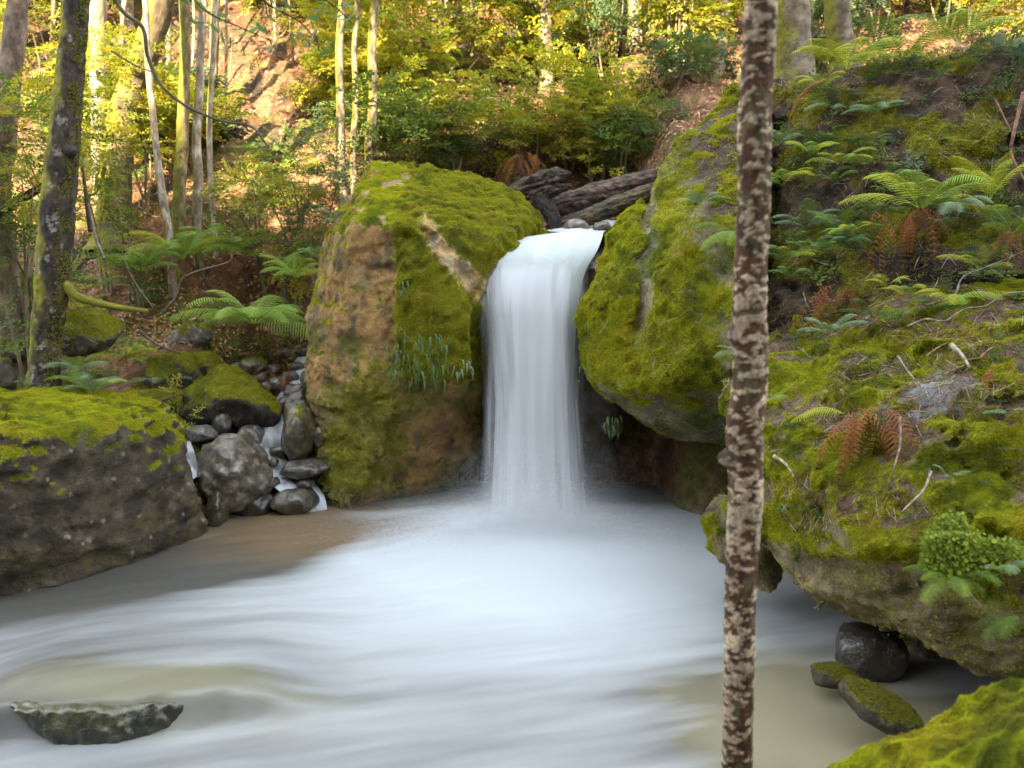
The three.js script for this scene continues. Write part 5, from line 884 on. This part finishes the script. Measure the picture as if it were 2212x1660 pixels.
// ---------------------------------------------------------------- fallen leaves
{
  const s = new THREE.Shape(); s.moveTo(0, -0.5); s.quadraticCurveTo(0.34, 0, 0, 0.5); s.quadraticCurveTo(-0.34, 0, 0, -0.5); const g = new THREE.ShapeGeometry(s, 2); g.rotateX(-Math.PI / 2); { const P = g.attributes.position; for (let i = 0; i < P.count; i++) P.setY(i, 0.5 * Math.abs(P.getX(i)) + 0.25 * P.getZ(i) ** 2); g.computeVertexNormals(); }
  const r = rng(99), list = [], cols = [[0.42, 0.22, 0.10], [0.30, 0.13, 0.06], [0.48, 0.32, 0.18], [0.22, 0.10, 0.05], [0.38, 0.17, 0.07]];
  for (let k = 0; k < 60000; k++) { const d = 10.5 + Math.pow(r(), 1.4) * 16, x = (r() * 2 - 1) * d * 0.72, c = cols[Math.floor(r() * 5)], e = 0.05, y = groundY(x, -d), n = V(groundY(x - e, -d) - groundY(x + e, -d), 2 * e, groundY(x, -d - e) - groundY(x, -d + e)).normalize(); n.add(V(r() - 0.5, 0, r() - 0.5)).normalize(); list.push({ p: V(x, y + 0.012, -d), q: quatTo(n, r() * 6.28), s: 0.05 + r() * 0.06, c }); }
  const t = thing('leaf_litter', 'orange and brown fallen leaves strewn over the forest slope', 'leaves'); t.userData.kind = 'stuff'; scatter('fallen_leaves', g, M.dryLeaf, list, t);
}
// needles, twiglets and sprigs on the bank
{
  const stickGeo = new THREE.BoxGeometry(0.05, 0.05, 1), r = rng(1100), list = [], sprig = [];
  for (const [geo, per, seed] of [[geoC, 900, 1], [geoE, 700, 2], [geoB, 130, 3]]) for (const { p, n } of spread(geo, per, (x, y, z, a, b, c) => (onView(x, y, z) && b > 0.05 && y > 1.0 ? sstep(-0.25, 0.35, n3b(x * 1.5, y * 1.5, z * 1.5 + 4)) : 0), 1101 + seed)) {
    const flat = V(r() - 0.5, r() - 0.5, r() - 0.5).cross(n).normalize(), q = new THREE.Quaternion().setFromUnitVectors(V(0, 0, 1), flat.addScaledVector(n, 0.25 * r()).normalize()), k = 0.4 + r(), pale = r() < 0.15;
    list.push({ p: p.addScaledVector(n, 0.012), q, s: V(0.04 + r() * 0.04, 0.04, 0.04 + r() * 0.11), c: pale ? [0.34, 0.29, 0.22] : [0.15 * k, 0.075 * k, 0.045 * k] });
  }
  const t = thing('needle_litter', 'brown needles and twiglets strewn over the mossy bank', 'litter'); t.userData.kind = 'stuff'; scatter('twiglets', stickGeo, M.dryLeaf, list, t);
  for (const { p, n } of spread(geoE, 75, (x, y, z, a, b, c) => (onView(x, y, z) && c > -0.2 ? sstep(-0.2, 0.3, n3(x * 1.3, y * 1.3, z * 1.3)) : 0), 1111)) { const q = new THREE.Quaternion().setFromUnitVectors(V(0, 0, 1), n.clone().add(V((r() - 0.5) * 1.6, -0.3 - r() * 0.5, (r() - 0.5) * 0.6)).normalize()), c = [[0.07, 0.12, 0.03], [0.14, 0.20, 0.04], [0.10, 0.15, 0.08], [0.20, 0.22, 0.04]][Math.floor(r() * 4)]; sprig.push({ p, q, s: 0.12 + r() * 0.16, c }); }
  for (const { p, n } of spread(geoC, 26, (x, y, z, a, b, c) => (onView(x, y, z) && y > 1.1 ? sstep(0.0, 0.4, n3(x * 1.6 + 4, y * 1.6, z * 1.6)) : 0), 1112)) { const q = new THREE.Quaternion().setFromUnitVectors(V(0, 0, 1), n.clone().add(V((r() - 0.5) * 1.6, -0.2, 0)).normalize()), c = [[0.10, 0.16, 0.04], [0.2, 0.24, 0.05], [0.14, 0.2, 0.10]][Math.floor(r() * 3)]; sprig.push({ p, q, s: 0.07 + r() * 0.08, c }); }
  const u = thing('bank_creeper', 'small leaved creeper sprigs rooted all over the peaty bank', 'creeper'); u.userData.kind = 'stuff'; scatter('sprigs', FINE_SPRAY, M.leaf, sprig, u);
}
// ---------------------------------------------------------------- the tall wood on the hillside behind the photographer, which shades the gully
{
  const r = rng(1200);
  for (let k = 0; k < 17; k++) {
    const x = (k < 13 ? -17 + k * 1.9 : -7 + (k - 13) * 2.1) + (r() - 0.5) * 1.2, z = k < 13 ? 9 + (k % 3) * 2.6 + r() : 7.2 + r() * 0.8, y = groundY(x, z), h = 18.3 + (z - 12) * 0.8 + (x > -7 ? 4 : 0) - y, t = thing('tree', 'tall leafy tree on the hillside that shades the gully', 'tree', 'shade trees behind the viewpoint');
    part('trunk', tube([V(x, y - 0.2, z), V(x + 0.3, y + h * 0.5, z), V(x, y + h * 0.95, z)], [0.32, 0.24, 0.08], 14, 40, barkCol([0.10, 0.07, 0.05], [0.26, 0.2, 0.14], 0.2), barkRough), M.bark, t);
    crownOf(t, [[V(x, y + h * 0.35, z), 1.9, h * 0.26, 1.9], [V(x + 0.6, y + h * 0.6, z - 0.4), 2.0, h * 0.22, 2.0], [V(x - 0.5, y + h * 0.85, z + 0.3), 1.7, h * 0.15, 1.7]], 2600, 0.85, LEAFC.green, 1300 + k, BIG_SPRAY);
  }
}
renderer.render(scene, camera);
